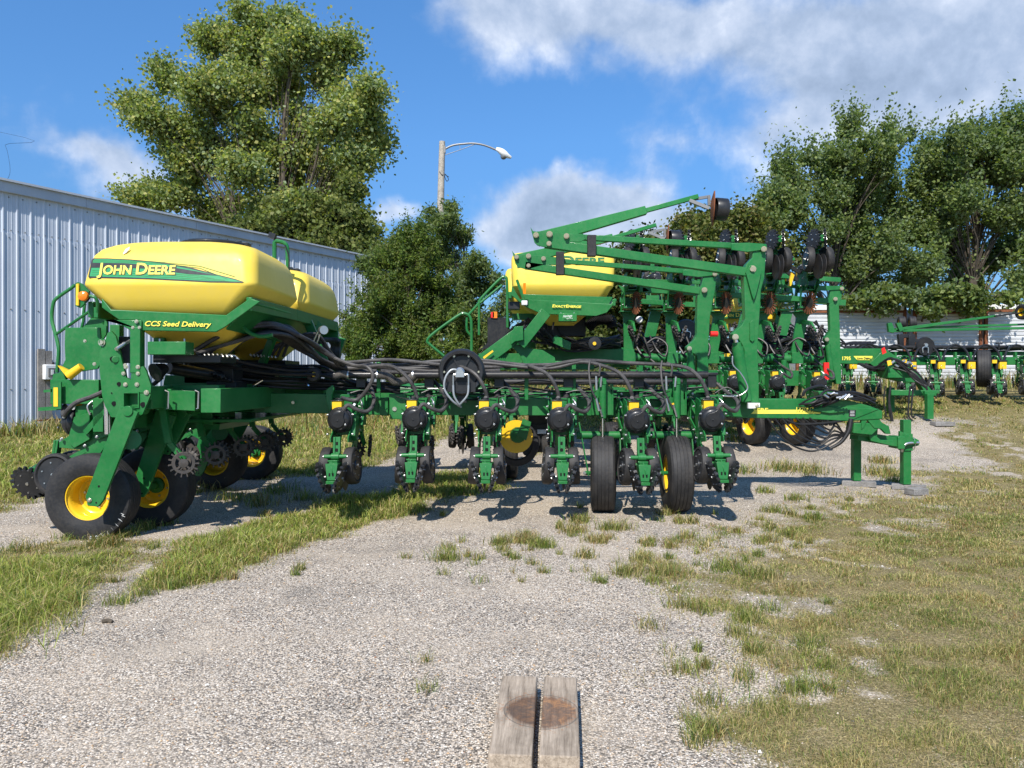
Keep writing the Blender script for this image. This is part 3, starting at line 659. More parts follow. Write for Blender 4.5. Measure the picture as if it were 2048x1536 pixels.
# ================================================================ TREES
paint('bark', (.085, .068, .05), .9, 0, .35, 0, .25, (.17, .15, .12), 6, .8)
paint('bark_pale', (.24, .21, .17), .85, 0, .3, 0, .3, (.35, .32, .27), 5, .6)
def tree(name, label, base, lobes, leafn, leafsz, pal, bark='bark', trunk_r=.3, pern=42, group=None, fork=.35, sub=.5, narrow=1.0, wpow=.72, ragged=0, limbs=True, droop=0.0, cat='tree', upd=False, trunks=None, spread=1.0):
    """lobes: (x, y, z, rx, ry, rz) clumps of the crown in metres; leaves sit in many small sprays inside them"""
    bx, by = base; bz = th(bx, by); root = thing(name, (bx, by, bz), label, cat, group)
    L = np.array(lobes, float)
    if ragged:
        q = []
        for l in L:
            for _ in range(ragged): d_ = rng.normal(size=3); d_ /= np.linalg.norm(d_); q.append([*(l[:3]+d_*l[3:6]*rng.uniform(.35, .85)), *(l[3:6]*rng.uniform(.38, .62))])
        L = np.array(q)
    vol = (L[:, 3]*L[:, 4]*L[:, 5]); ww = vol**wpow; ww /= ww.sum()
    mb = MB().mat(bark); top = L[:, 2].max(); tb = Vector((bx, by, bz-.1))
    cxm = float((L[:, 0]*ww).sum()); cym = float((L[:, 1]*ww).sum())
    trs = trunks or [(cxm, cym, bz+(top-bz)*.80, trunk_r)]
    axis = []
    for (tx, ty, tz, tr) in trs:
        pts = []
        for k in range(7):
            f = k/6; pts.append(Vector((bx+(tx-bx)*f**1.3+rng.normal(0, .04)*f*3, by+(ty-by)*f**1.3, bz-.1+(tz-bz+.1)*f)))
        mb.tube(pts, tr, n=9, sub=4, r1=tr*.18); axis.append(pts)
    sprays = []
    for li, l in enumerate(L):
        c = Vector(l[:3]); ax = min(axis, key=lambda a: min((c-q).length for q in a))
        # attach the limb lower on the trunk
        zt = max(bz+(c.z-bz)*.55, bz+.4); q = min(ax, key=lambda p_: abs(p_.z-zt))
        m = q.lerp(c, .5)+Vector((rng.normal(0, .15), rng.normal(0, .15), .12*(c-q).length)); rr = trunk_r*max(.10, .38*(1-.6*(zt-bz)/(top-bz+.1)))*(.45 if ragged else 1)
        mb.tube([q, m, c], rr, n=6, sub=5, r1=rr*.3)
        ns = max(4, int(leafn*ww[li]/pern))
        for k in range(ns):
            d = rng.normal(size=3); d /= np.linalg.norm(d); d[1] *= 1.0; rad = rng.random()**(.36)
            p = np.array(l[:3])+d*rad*l[3:6]*spread; sprays.append((p, d, min(l[3:6])))
            if rng.random() < .35: mb.tube([c, c.lerp(Vector(p), .5)+Vector((0, 0, .08)), Vector(p)], rr*.28, n=4, sub=3, r1=rr*.08)
    mb.build('trunk', root, org=(bx, by, bz))
    # leaves
    S = np.array([s[0] for s in sprays]); D = np.array([s[1] for s in sprays]); per = max(1, int(leafn/len(S)))
    idx = np.repeat(np.arange(len(S)), per); n = len(idx); off = rng.normal(0, 1, (n, 3))
    off *= np.array([1, 1, .8])*sub*np.repeat(rng.uniform(.45, 1.15, len(S)), per)[:, None]*.52
    if upd: off[:, 2] = np.abs(off[:, 2])*2.1; off[:, :2] *= .45; off += D[idx]*off[:, 2:3]*.5
    if droop: off[:, 2] -= droop*rng.random(n)
    c = S[idx]+off; c[:, 2] = np.maximum(c[:, 2], terrain(c[:, 0], c[:, 1])+.05)
    a = rng.normal(size=(n, 3)); a[:, 2] -= .35; a /= np.linalg.norm(a, axis=1, keepdims=True)
    b = np.cross(a, rng.normal(size=(n, 3))); b /= np.linalg.norm(b, axis=1, keepdims=True)
    sz = leafsz*rng.uniform(.6, 1.35, n)[:, None]; wd = narrow
    v = np.stack([c-a*sz*.5, c+b*sz*.42*wd-a*sz*.05, c+a*sz*.5, c-b*sz*.42*wd-a*sz*.05], 1)
    me = fast_mesh('crown', v.reshape(-1, 3), np.arange(n*4).reshape(-1, 4))
    pal = np.array(pal); tone = np.repeat(rng.integers(0, len(pal), len(S)), per); alt = rng.integers(0, len(pal), n)
    col = np.where(rng.random(n)[:, None] < .55, pal[tone], pal[alt])*rng.uniform(.7, 1.35, (n, 1)); set_col(me, 'tint', col)
    me.materials.append(MATS['leaf']); o = bpy.data.objects.new('crown', me); sc.collection.objects.link(o); o.parent = root; o.location = -Vector(root.location)
    return root
def lob(px, py, Y, rpx, rpy, dy=0, ry=None):
    if Y in (29,): rpx *= .80; rpy *= .82
    k = (Y+dy)/FPX; p = P(px, py, Y+dy); return (p.x, p.y, p.z, rpx*k, ry if ry else (rpx+rpy)*.5*k, rpy*k)
PAL_COT = [(.24, .29, .085), (.31, .34, .095), (.19, .25, .09), (.39, .37, .12), (.28, .34, .19), (.15, .20, .06)]
PAL_DK = [(.13, .19, .06), (.17, .22, .06), (.10, .15, .05), (.20, .24, .075), (.17, .22, .12)]
PAL_CED = [(.115, .175, .030), (.085, .135, .030), (.15, .20, .035), (.065, .10, .026), (.15, .17, .045)]
Yc = 34
cl = []
for px, py, a, b in [(490, 40, 18, 28), (530, 60, 52, 42), (590, 65, 35, 42), (420, 90, 48, 38), (470, 110, 55, 45), (620, 85, 30, 35), (560, 120, 60, 50), (450, 160, 60, 50), (690, 95, 30, 30), (650, 140, 55, 45), (590, 170, 60, 50), (520, 190, 60, 50), (330, 150, 38, 30), (375, 180, 50, 42), (430, 220, 55, 50),
                     (275, 225, 32, 28), (310, 245, 45, 42), (355, 260, 50, 45), (290, 215, 30, 20), (700, 190, 50, 45), (735, 180, 28, 30), (650, 230, 55, 45), (740, 225, 28, 32), (690, 260, 50, 40), (750, 285, 30, 28), (600, 250, 45, 45), (500, 270, 60, 50), (420, 290, 60, 50), (345, 300, 48, 35), (560, 300, 50, 45), (720, 310, 40, 30),
                     (640, 320, 50, 40), (480, 340, 60, 50), (390, 350, 60, 45), (300, 385, 45, 25), (280, 400, 28, 25), (340, 400, 55, 35), (580, 370, 50, 40), (670, 370, 45, 40), (430, 410, 60, 40), (520, 420, 60, 45), (610, 430, 60, 45), (680, 430, 45, 40), (480, 470, 60, 40), (570, 480, 60, 40), (650, 480, 60, 35)]:
    cl.append(lob(px, py, Yc, a*.78, b*.78, rng.uniform(-2.4, 2.4), 1.2))
tp = lambda px, py, r: (P(px, py, Yc).x, Yc, P(px, py, Yc).z, r)
tree('cottonwood_tree', 'tall broad cottonwood tree rising behind the metal shed', (P(545, 700, Yc).x, Yc), cl, 165000, .155, PAL_COT, 'bark', .17, pern=52, sub=.82, ragged=3, wpow=.5, trunks=[tp(578, 130, .22), tp(490, 180, .15), tp(420, 250, .12), tp(650, 220, .12)], spread=.95)
tree('bushy_tree', 'dark leafy tree peering over the roof edge of the shed beside the big cottonwood', (P(640, 700, 31).x, 31), [lob(px, py, 31, a, b, rng.uniform(-1, 1), .9) for px, py, a, b in [(560, 440, 50, 45), (620, 430, 50, 45), (690, 440, 40, 45), (730, 465, 25, 35), (640, 490, 70, 40), (720, 500, 45, 30), (480, 470, 50, 30), (705, 370, 22, 40), (775, 515, 45, 25), (820, 500, 40, 30)]], 30000, .16, [(.12, .155, .04), (.16, .19, .05), (.09, .12, .035), (.20, .21, .06)], sub=.45, trunk_r=.18, pern=55)
# red cedar, feathery
cd = []
for k in range(46):
    f = (k+.5)/46; zpx = 490+f*240; half = 20+122*f**.75
    for q in (-1, 1): cd.append(lob(822+q*half*rng.uniform(.05, .95)-8*f, zpx+rng.normal(0, 6), 19.5, 18+10*f, 12+5*f, rng.uniform(-1, 1)*(.2+1.3*f), .3))
for px, py in [(815, 470), (822, 480), (760, 545), (740, 560), (705, 610), (860, 500), (845, 480), (690, 640)]: cd.append(lob(px, py, 19.5, 6, 20, rng.uniform(-.4, .4), .08))
tree('cedar_tree', 'feathery olive-green cedar in front of the corner of the shed', (P(815, 700, 19.5).x, 19.5), cd, 105000, .085, PAL_CED, trunk_r=.10, pern=70, sub=.24, narrow=.5, upd=True)
wl = [lob(px, py, 23, a*.95, b*.95, rng.uniform(-.8, .8), .6) for px, py, a, b in [(905, 412, 11, 16), (903, 436, 20, 18), (862, 428, 11, 18), (843, 455, 13, 20), (882, 462, 34, 24), (922, 480, 26, 28), (945, 525, 28, 30), (895, 510, 44, 36), (975, 560, 26, 28), (910, 560, 48, 40), (940, 610, 55, 50), (1000, 630, 40, 60), (890, 640, 60, 60), (960, 690, 60, 45), (1035, 600, 25, 45), (1010, 700, 40, 45), (780, 510, 40, 30), (740, 530, 30, 30)]]
tree('willow_tree', 'willowy mid-green tree between the cedar and the second planter', (P(925, 700, 23).x, 23), wl, 52000, .14, PAL_DK+[(.09, .12, .035)], trunk_r=.12, pern=50, sub=.28, narrow=.4, droop=.15, ragged=3)
GRP = 'trees along the back of the lot'
Yr = 29
t1 = [lob(px, py, Yr, a, b, rng.uniform(-1.4, 1.4), 1.1) for px, py, a, b in [(1630, 310, 14, 22), (1690, 275, 12, 25), (1720, 300, 16, 22), (1770, 295, 16, 22), (1795, 300, 8, 14), (1650, 340, 26, 28), (1700, 340, 40, 38), (1760, 340, 30, 38), (1570, 350, 14, 26), (1600, 380, 35, 32), (1660, 400, 48, 40), (1720, 400, 50, 45), (1780, 410, 35, 40), (1550, 400, 24, 26), (1580, 440, 42, 35), (1640, 470, 52, 40), (1700, 480, 55, 42), (1540, 460, 30, 35), (1560, 520, 45, 35), (1620, 550, 50, 35), (1690, 550, 55, 40), (1750, 520, 50, 45), (1740, 585, 50, 28), (1790, 480, 30, 40)]]
tree('mulberry_tree', 'tall tree with upright shoots above the left end of the white trailers', (P(1660, 700, Yr).x, Yr), t1, 90000, .135, PAL_DK, trunk_r=.22, pern=45, sub=.52, ragged=3, narrow=.75, upd=True, group=GRP)
t2 = [lob(px, py, Yr, a, b, rng.uniform(-1.4, 1.4), 1.1) for px, py, a, b in [(2026, 250, 8, 30), (2010, 290, 24, 24), (1940, 275, 14, 18), (1910, 290, 16, 20), (1960, 300, 30, 30), (1870, 310, 20, 22), (1840, 330, 16, 22), (2040, 300, 24, 30), (1880, 350, 40, 38), (1940, 350, 50, 45), (2010, 350, 50, 45), (2070, 360, 40, 50), (1830, 380, 34, 34), (1860, 430, 45, 40), (1930, 420, 50, 45), (2000, 430, 50, 45), (2070, 430, 45, 45), (1850, 490, 45, 36), (1930, 500, 50, 40), (2010, 510, 55, 42), (2080, 510, 50, 45), (1870, 550, 50, 35), (1950, 570, 50, 30), (2040, 575, 60, 35), (1820, 580, 40, 25)]]
tree('mulberry_tree', 'largest dense tree at the far right above the long white trailer', (P(1965, 700, Yr).x, Yr+.6), t2, 105000, .135, PAL_DK, trunk_r=.25, pern=45, sub=.52, ragged=3, narrow=.75, upd=True, group=GRP)
t3 = [lob(px, py, 27, a, b, rng.uniform(-1, 1), .9) for px, py, a, b in [(1380, 455, 25, 22), (1440, 450, 30, 25), (1490, 445, 30, 25), (1400, 490, 45, 32), (1470, 490, 45, 32), (1530, 500, 35, 35), (1360, 540, 45, 38), (1430, 550, 50, 40), (1500, 560, 50, 42), (1380, 600, 50, 40), (1450, 620, 50, 40), (1520, 620, 45, 40), (1340, 620, 40, 40)]]
tree('elm_tree', 'lighter yellow-green tree between the raised planter discs', (P(1440, 700, 27).x, 27), t3, 60000, .14, [(.11, .13, .025), (.08, .11, .025), (.15, .155, .035), (.06, .085, .02), (.18, .15, .05), (.20, .22, .06)], trunk_r=.16, sub=.6, narrow=.8, group=GRP)
t4 = [lob(px, py, 28, a, b, rng.uniform(-1, 1), .9) for px, py, a, b in [(1260, 520, 40, 30), (1300, 505, 35, 28), (1240, 570, 40, 40), (1300, 570, 45, 40), (1250, 630, 45, 40), (1310, 640, 45, 40), (1200, 640, 40, 40), (1170, 690, 50, 35), (1270, 690, 50, 35), (1080, 690, 50, 40)]]
tree('elm_tree', 'low bushy tree behind the tank of the second planter', (P(1265, 700, 28).x, 28), t4, 36000, .14, [(.09, .115, .025), (.06, .09, .022), (.12, .135, .03)], trunk_r=.14, sub=.6, narrow=.8, group=GRP)
t5 = [lob(px, py, 24.2, a, b, rng.uniform(-.5, .2), .5) for px, py, a, b in [(1700, 598, 40, 8), (1770, 604, 22, 12), (1850, 598, 34, 10), (1862, 615, 12, 14), (1925, 598, 34, 9), (1940, 615, 8, 12), (1990, 594, 45, 8), (1780, 585, 50, 14), (1900, 580, 60, 14)]]
tree('overhanging_tree', 'leafy boughs drooping over the top edge of the white trailers', (P(1800, 700, 27.8).x, 27.8), t5, 9000, .15, PAL_DK+[(.12, .15, .03)], trunk_r=.12, sub=.3, narrow=.7, droop=.15)

for i, (px, w, hpx, lab) in enumerate([(1090, 70, 40, 'dense low shrub behind the tank frame of the second planter, leftmost of its row'), (1190, 80, 36, 'low shrub seen under the tank of the second planter'), (1300, 80, 44, 'low shrub seen behind the first raised row units'), (1410, 80, 40, 'low shrub behind the tall mast of the nearest planter'), (1530, 80, 44, 'low shrub beside the left end of the white trailers'), (960, 90, 40, 'low shrub at the foot of the willowy tree'), (830, 90, 30, 'low shrub at the foot of the cedar')]):
    Ys = 26.0+(i % 3)*.7
    tree('shrub', lab, (P(px, 757, Ys).x, Ys), [lob(px+q*w*.4, 757-hpx*.5+rng.normal(0, 6), Ys, w*.38, hpx*.62, rng.uniform(-.4, .4), .6) for q in (-1.1, -.5, 0, .5, 1.1)], 7000, .16, PAL_DK, trunk_r=.05, sub=.35, narrow=.7, group='low shrubs in the background', cat='shrub')
# ================================================================ LAMP POLE
def lamp():
    Y = 27; b = P(878, 757, Y); g = th(b.x, Y); root = thing('street_lamp', (b.x, Y, g), 'leaning weathered wooden pole carrying a cobra-head lamp on a curved arm', 'street lamp')
    p1 = P(884.5, 283, Y); mb = MB().mat('pole_wood'); mb.tube([(b.x-.05, Y, g-.3), (b.x, Y, g+2), P(881, 430, Y), p1], .165, n=12, r1=.105); mb.build('pole', root)
    mb = MB().mat('grey_metal'); mb.tube([P(890, 298, Y), P(905, 291, Y), P(925, 288, Y), P(948, 287, Y), P(970, 291, Y), P(993, 300, Y)], .035, n=8); mb.tube([P(890, 310, Y), P(920, 300, Y), P(949, 289, Y)], .012, n=5, smooth=False)
    mb.tube([P(919, 291, Y), P(921, 300, Y)], .01, n=4); mb.box(P(889, 299, Y), (.08, .12, .25)); mb.build('lamp_arm', root)
    d = (P(1023, 314, Y)-P(993, 299, Y)).normalized(); o = P(992, 298, Y)
    mb = MB().mat('white'); up = Vector((-d.z, 0, d.x)); prof = []
    for k, (w, h0, h1) in enumerate([(.09, -.05, .07), (.20, -.08, .11), (.28, -.13, .12), (.29, -.16, .09), (.18, -.12, .04), (.08, -.08, 0)]):
        c = o+d*(k*.125); 
        for i in range(12):
            a = 2*math.pi*i/12; hh = h1 if math.sin(a) > 0 else -h0
            prof.append(c+Vector((0, 1, 0))*math.cos(a)*w/2+up*math.sin(a)*hh)
    fs = [(k*12+i, k*12+(i+1) % 12, (k+1)*12+(i+1) % 12, (k+1)*12+i) for k in range(5) for i in range(12)]+[tuple(range(12)), tuple(range(60, 72))[::-1]]
    mb.add(prof, fs); mb.build('lamp_head', root)
    mb = MB().mat('grey_metal'); c = o+d*.36-up*.12; mb.lathe([(.11, 0), (.10, .05), (.06, .09), (.01, .11)], c, -up, 14); mb.build('lens', root)
    mb = MB().mat('hose_dark'); mb.tube([P(879, 343, Y-.1), P(884, 350, Y-.12), P(890, 348, Y), P(897, 358, Y), P(893, 362, Y), P(889, 350, Y), P(898, 354, Y)], .012, n=5); mb.build('wire', root)
lamp()
mb = MB().mat('hose_dark').tube([(-40, 34, 15.5), P(-10, 262, 27), P(10, 290, 24), P(18, 320, 22), P(20, 345, 19.6), P(13, 362, 18.2)], .005, n=4)
tag(mb.build('overhead_wire'), 'thin dark wire drooping to the shed roof at the far left', 'wire')
# ================================================================ ROW UNIT (hangs behind a tool bar; local -Y = rearward, origin = rear face of the bar)
def spiked_disc(mb, c, ax, r, n=17):
    c = Vector(c); ax = Vector(ax).normalized(); mb.mat('black_plastic')
    mb.lathe([(r*.25, -.022), (r*.55, -.020), (r*.82, -.012), (r*.86, 0), (r*.82, .012), (r*.55, .014), (r*.25, .018)], c, ax, 26)
    a = ax.orthogonal().normalized(); b = ax.cross(a)
    for i in range(n):
        t = 2*math.pi*i/n; d = a*math.cos(t)+b*math.sin(t); e = ax.cross(d)
        M = Matrix((d, e, ax)).transposed(); mb.box(c+d*r*.88, (r*.24, r*.16, .030), M); mb.box(c+d*r*.99, (r*.12, r*.09, .018), M)
    mb.mat('steel').cyl(c-ax*.03, c+ax*.026, r*.09, n=8)
    for i in range(5):
        t = 2*math.pi*i/5; d = a*math.cos(t)+b*math.sin(t); mb.cyl(c+d*r*.58-ax*.024, c+d*r*.58+ax*.022, .006, n=6)
def make_row_unit(kind='down'):
    m = MB().mat('green')
    # head bracket with U-bolts, parallel arms
    m.box((0, -.012, -.03), (.24, .024, .34)); m.box((-.11, -.05, -.06), (.014, .10, .30)); m.box((.11, -.05, -.06), (.014, .10, .30))
    for s in (-1, 1):
        m.bar((s*.115, -.06, .06), (s*.115, -.34, -.03), .014, .05); m.bar((s*.115, -.06, -.17), (s*.115, -.34, -.28), .014, .05)
        m.prism([(s*.085, -.26, .07), (s*.085, -.46, .04), (s*.085, -.54, -.04), (s*.085, -.56, -.24), (s*.085, -.70, -.33), (s*.085, -.70, -.38), (s*.085, -.50, -.40), (s*.085, -.36, -.48), (s*.085, -.26, -.34)], (s*.012, 0, 0))
        m.bar((s*.07, -.30, -.30), (s*.12, -.72, -.56), .014, .045)
    m.box((0, -.28, -.12), (.16, .02, .36)); m.box((0, -.50, -.22), (.16, .014, .20)); m.box((.07, -.50, -.06), (.06, .10, .12))
    m.box((.155, -.30, -.08), (.05, .09, .30)); m.bar((.17, -.1, .13), (.17, -.42, -.24), .02, .05)
    m.box((.09, -.13, .145), (.26, .15, .012))
    m.prism([(.10, -.40, -.06), (.10, -.54, -.10), (.10, -.60, -.32), (.10, -.54, -.38), (.10, -.40, -.30)], (.04, 0, 0))
    m.cyl((-.13, -.72, -.60), (.13, -.72, -.60), .018, n=8)
    m.mat('steel')
    for s in (-1, 1):
        for q in ((-.06, .06), (-.34, -.03), (-.06, -.17), (-.34, -.28), (-.64, -.1), (-.66, -.30), (-.45, -.36)): m.bolt((s*.122, q[0], q[1]), (s, 0, 0), .010, .02)
        m.bolt((s*.07, -.03, .10), (0, -1, 0), .010); m.bolt((s*.07, -.03, -.16), (0, -1, 0), .010)
    m.bolt((.155, -.35, 0), (0, -1, 0)); m.bolt((.155, -.35, -.15), (0, -1, 0)); m.bolt((.07, -.72, -.2), (0, -1, 0), .008)
    m.tube([(.14, -.36, .05), (.17, -.40, .0), (.16, -.38, -.08)], .010, n=6)
    unit = m.build('row_unit', None, world=False, bevel=.003)
    def sub(mb, name, **k): return mb.build(name, unit, world=False, **k)
    # rubber down-force spring
    m = MB().mat('rubber_plain').lathe([(.030, 0), (.038, .015), (.040, .12), (.036, .17), (.025, .19)], (.085, -.13, -.05), (0, 0, 1), 14); sub(m, 'air_spring')
    # seed meter: black domed housing with a raised pear-shaped cover
    ax = Vector((-.10, -1, -.06)).normalized(); c = Vector((-.01, -.63, -.155))
    m = MB().mat('black_plastic')
    m.lathe([(.118, -.07), (.134, -.045), (.136, -.03), (.130, -.026), (.130, -.018), (.135, -.014), (.134, .0), (.124, .004), (.118, .030), (.098, .052), (.078, .058)], c, ax, 36)
    a = Vector((1, 0, 0)); a = (a-ax*a.dot(ax)).normalized(); b = a.cross(ax)*-1; b = b if b.z > 0 else -b
    pear = [];
    for i in range(22):
        t = math.pi*.16+ (2*math.pi-.32*math.pi)*i/21+math.pi*.32; pear.append((math.cos(t)*.074, math.sin(t)*.074))
    pear += [(.075, .085), (.052, .108)] if True else []
    pts = [c+ax*.05+a*x+b*y for x, y in pear]; m.prism(pts, ax*.022)
    m.cyl(c+ax*.07, c+ax*.078, .010, n=10)
    m.mat('steel').cyl(c+a*-.128+b*-.02-ax*.03, c+a*-.128+b*-.09-ax*.03, .006, n=6)
    sub(m, 'seed_meter', bevel=.004)
    m = MB().mat('yellow').box((-.04, -.57, -.005), (.10, .11, .09)).mat('black_plastic').box((-.04, -.57, .045), (.125, .13, .010)).cyl((-.03, -.55, .045), (-.03, -.55, .07), .03, n=12); sub(m, 'seed_hopper', bevel=.004)
    m = MB().mat('hose').tube([(.04, -.655, -.06), (.065, -.66, -.015), (.10, -.65, -.005), (.17, -.62, -.05), (.25, -.56, -.075), (.30, -.50, -.03), (.305, -.42, .04), (.27, -.3, .09), (.22, -.18, .16), (.12, -.1, .26)], .021, n=9)
    m.mat('white').cyl((.115, -.56, -.005), (.135, -.56, -.015), .024, n=10); sub(m, 'vacuum_hose')
    # opener discs
    m = MB().mat('disc_steel')
    for s in (-1, 1): m.lathe([(.19, -.002), (.19, .002), (.05, .006)], (s*.03, -.58, -.70), (1, .05*s, 0), 28)
    sub(m, 'opener_discs')
    # depth gauge wheels
    for s in (-1, 1):
        cc = Vector((s*.135, -.70, -.62)); av = Vector((s, -.05, .08)).normalized(); g = MB().mat('rubber_plain')
        g.lathe([(.12, -.05), (.170, -.055), (.186, -.045), (.192, -.02), (.192, .025), (.184, .045), (.165, .05), (.150, .03)], cc, av, 30)
        g.mat('black_plastic').lathe([(.152, .030), (.148, .044), (.10, .040), (.055, .040), (.05, .052), (.0, .053)], cc, av, 26)
        g.mat('steel').cyl(cc+av*.05, cc+av*.064, .014, n=6)
        e1 = av.orthogonal().normalized(); e2 = av.cross(e1)
        for i in range(6): q = cc+(e1*math.cos(i*1.047)+e2*math.sin(i*1.047))*.11; g.cyl(q+av*.038, q+av*.049, .007, n=6)
        sub(g, 'gauge_wheel')
    # closing frame: arm with black discs painted as hole shade, cross tube, wedge bracket, T-handle
    m = MB().mat('green'); m.bar((0, -.76, -.32), (0, -.80, -.60), .072, .03, up=(0, -1, 0)); m.bar((.026, -.775, -.32), (.026, -.815, -.60), .02, .03); m.bar((-.026, -.775, -.32), (-.026, -.815, -.60), .02, .03)
    m.cyl((-.115, -.85, -.51), (.115, -.85, -.51), .021, n=12); m.cyl((-.04, -.85, -.51), (.04, -.85, -.51), .034, n=12)
    m.box((0, -.90, -.565), (.085, .08, .04)); m.add([(-.062, -.88, -.575), (.062, -.88, -.575), (.062, -1.00, -.565), (-.062, -1.00, -.565), (-.042, -.94, -.735), (.042, -.94, -.735), (.042, -1.02, -.725), (-.042, -1.02, -.725)], [(3,2,1,0),(4,5,6,7),(0,1,5,4),(2,3,7,6),(1,2,6,5),(3,0,4,7)])
    m.bar((-.055, -.93, -.545), (.045, -.93, -.545), .03, .014); m.bar((-.01, -.975, -.545), (.01, -1.03, -.66), .008, .012)
    m.box((0, -1.0, -.745), (.09, .10, .03)); m.mat('hole_shade')
    m.cyl((0, -.795, -.45), (0, -.800, -.45), .018, n=12); m.box((0, -.786, -.385), (.022, .006, .035))
    for s in (-1, 1): m.box((s*.017, -1.016, -.67), (.016, .006, .03), Matrix.Rotation(R(-7), 3, 'X'))
    m.mat('steel').box((0, -.725, -.335), (.05, .04, .022)); m.cyl((.115, -.85, -.51), (.128, -.85, -.51), .012, n=8); m.cyl((-.128, -.85, -.51), (-.115, -.85, -.51), .012, n=8)
    for s in (-1, 1): m.cyl((s*.04, -1.02, -.76), (s*.055, -1.02, -.76), .008, n=6)
    sub(m, 'closing_frame', bevel=.003)
    for s in (-1, 1):
        g = MB(); spiked_disc(g, (s*.088, -.985, -.705), Vector((s, -.04, -.36)), .158); sub(g, 'closing_wheel')
    # front row cleaner: two toothed wheels on a drop arm, with a thin coulter between them
    g = MB().mat('green').bar((0, .20, -.02), (0, .26, -.34), .05, .06).bar((0, .26, -.34), (0, .40, -.50), .03, .05); sub(g, 'cleaner_arm')
    for s in (-1, 1):
        g = MB().mat('cast_grey'); cc = Vector((s*.06, .42, -.52)); av = Vector((s, .32, -.1)).normalized(); e1 = av.orthogonal().normalized(); e2 = av.cross(e1)
        g.lathe([(.072, -.010), (.098, -.006), (.104, 0), (.098, .014), (.072, .012), (.072, -.010)], cc, av, 28, caps=False).lathe([(.0, -.006), (.036, -.004), (.042, .018), (.0, .026)], cc, av, 16)
        for i in range(4): d = e1*math.cos(i*1.571)+e2*math.sin(i*1.571); g.bar(cc+d*.03, cc+d*.078, .016, .032, up=av)
        for i in range(15):
            t = 6.283*i/15; d = e1*math.cos(t)+e2*math.sin(t); g.bar(cc+d*.095, cc+d*.132, .010, .026, up=av)
        sub(g, 'row_cleaner_wheel')
    return unit
UNIT = make_row_unit()
UPROOF = []
def put_unit(parent, loc, rz=0.0, rx=0.0, scale=None, drop=()):
    """first call uses the modelled unit, later calls copy it"""
    po = ORG[parent.name]
    if not UPROOF: UPROOF.append(1); u = UNIT; u.parent = parent; u.location = Vector(loc)-po
    else: u = copy_tree(UNIT, parent, Vector(loc)-po)
    u.rotation_euler = (rx+random.gauss(0, .012), random.gauss(0, .008), rz+random.gauss(0, .022))
    if scale: u.scale = (scale,)*3
    for ch in list(u.children):
        if ch.name.split('.')[0] in drop and u is not UNIT: bpy.data.objects.remove(ch)
    return u

def wheel(parent, c, ax, r, w, rimr, rimcol='yellow', ribs=5, hub='green', dish=.5, name='wheel', lab=None):
    """rim disc as the part, tyre as its sub-part; ax points to the outer side"""
    c = Vector(c); ax = Vector(ax).normalized(); h = w/2
    m = MB().mat(rimcol)
    m.lathe([(rimr*.99, h*.78), (rimr*1.04, h*.80), (rimr*1.02, h*.70), (rimr*.95, h*.60), (rimr*.90, h*.50), (rimr*.87, h*.1), (rimr*.84, -h*.40), (rimr*.72, -h*.52), (rimr*.40, -h*.50), (.001, -h*.50)], c, ax, 40, caps=False)
    m.lathe([(rimr*.99, -h*.78), (rimr*1.04, -h*.80), (rimr*.93, -h*.5), (rimr*.6, -h*.45)], c, ax, 32, caps=False)
    m.mat(hub).lathe([(rimr*.42, -h*.49), (rimr*.40, -h*.30), (rimr*.22, -h*.22), (.18*rimr, h*.1), (.001, h*.12)], c, ax, 18)
    m.mat('zinc'); e1 = ax.orthogonal().normalized(); e2 = ax.cross(e1)
    for i in range(6): q = c+(e1*math.cos(i*1.047)+e2*math.sin(i*1.047))*rimr*.56-ax*h*.52; m.cyl(q, q+ax*.02, .011, n=6)
    wh = m.build(name, parent, org=c)
    if lab: wh['label'] = lab
    t = MB().mat('rubber'); side = [(rimr*1.0, h*.72), (rimr*1.06, h*.86), (rimr+(r-rimr)*.35, h*1.0), (rimr+(r-rimr)*.62, h*.99), (r*.955, h*.86), (r*.985, h*.72)]
    tread = []; n = ribs
    for i in range(n):
        a0 = h*.70-(h*1.4)*i/n; a1 = h*.70-(h*1.4)*(i+.86)/n; k = lambda q: r*(1-.022*(q/h)**2*2)
        tread += [(k(a0), a0), (k(a1), a1)]
        if i < n-1: tread += [(k(a1)-.010, a1-.001), (k(a1)-.010, a1-(h*1.4)*.13/n)]
    prof = side+tread+[(q[0], -q[1]) for q in side[::-1]]
    t.lathe(prof, c, ax, 64, caps=False); ty = t.build('tyre', wh, org=c, angle=25); return wh

# ================================================================ PLANTER A : the near green planter with its row of six units
A = thing('planter', (-2.9, 8.6, 0), 'nearest large green folded planter with twin yellow seed tanks and many black hoses', 'planter', 'folded planters parked on the lot')
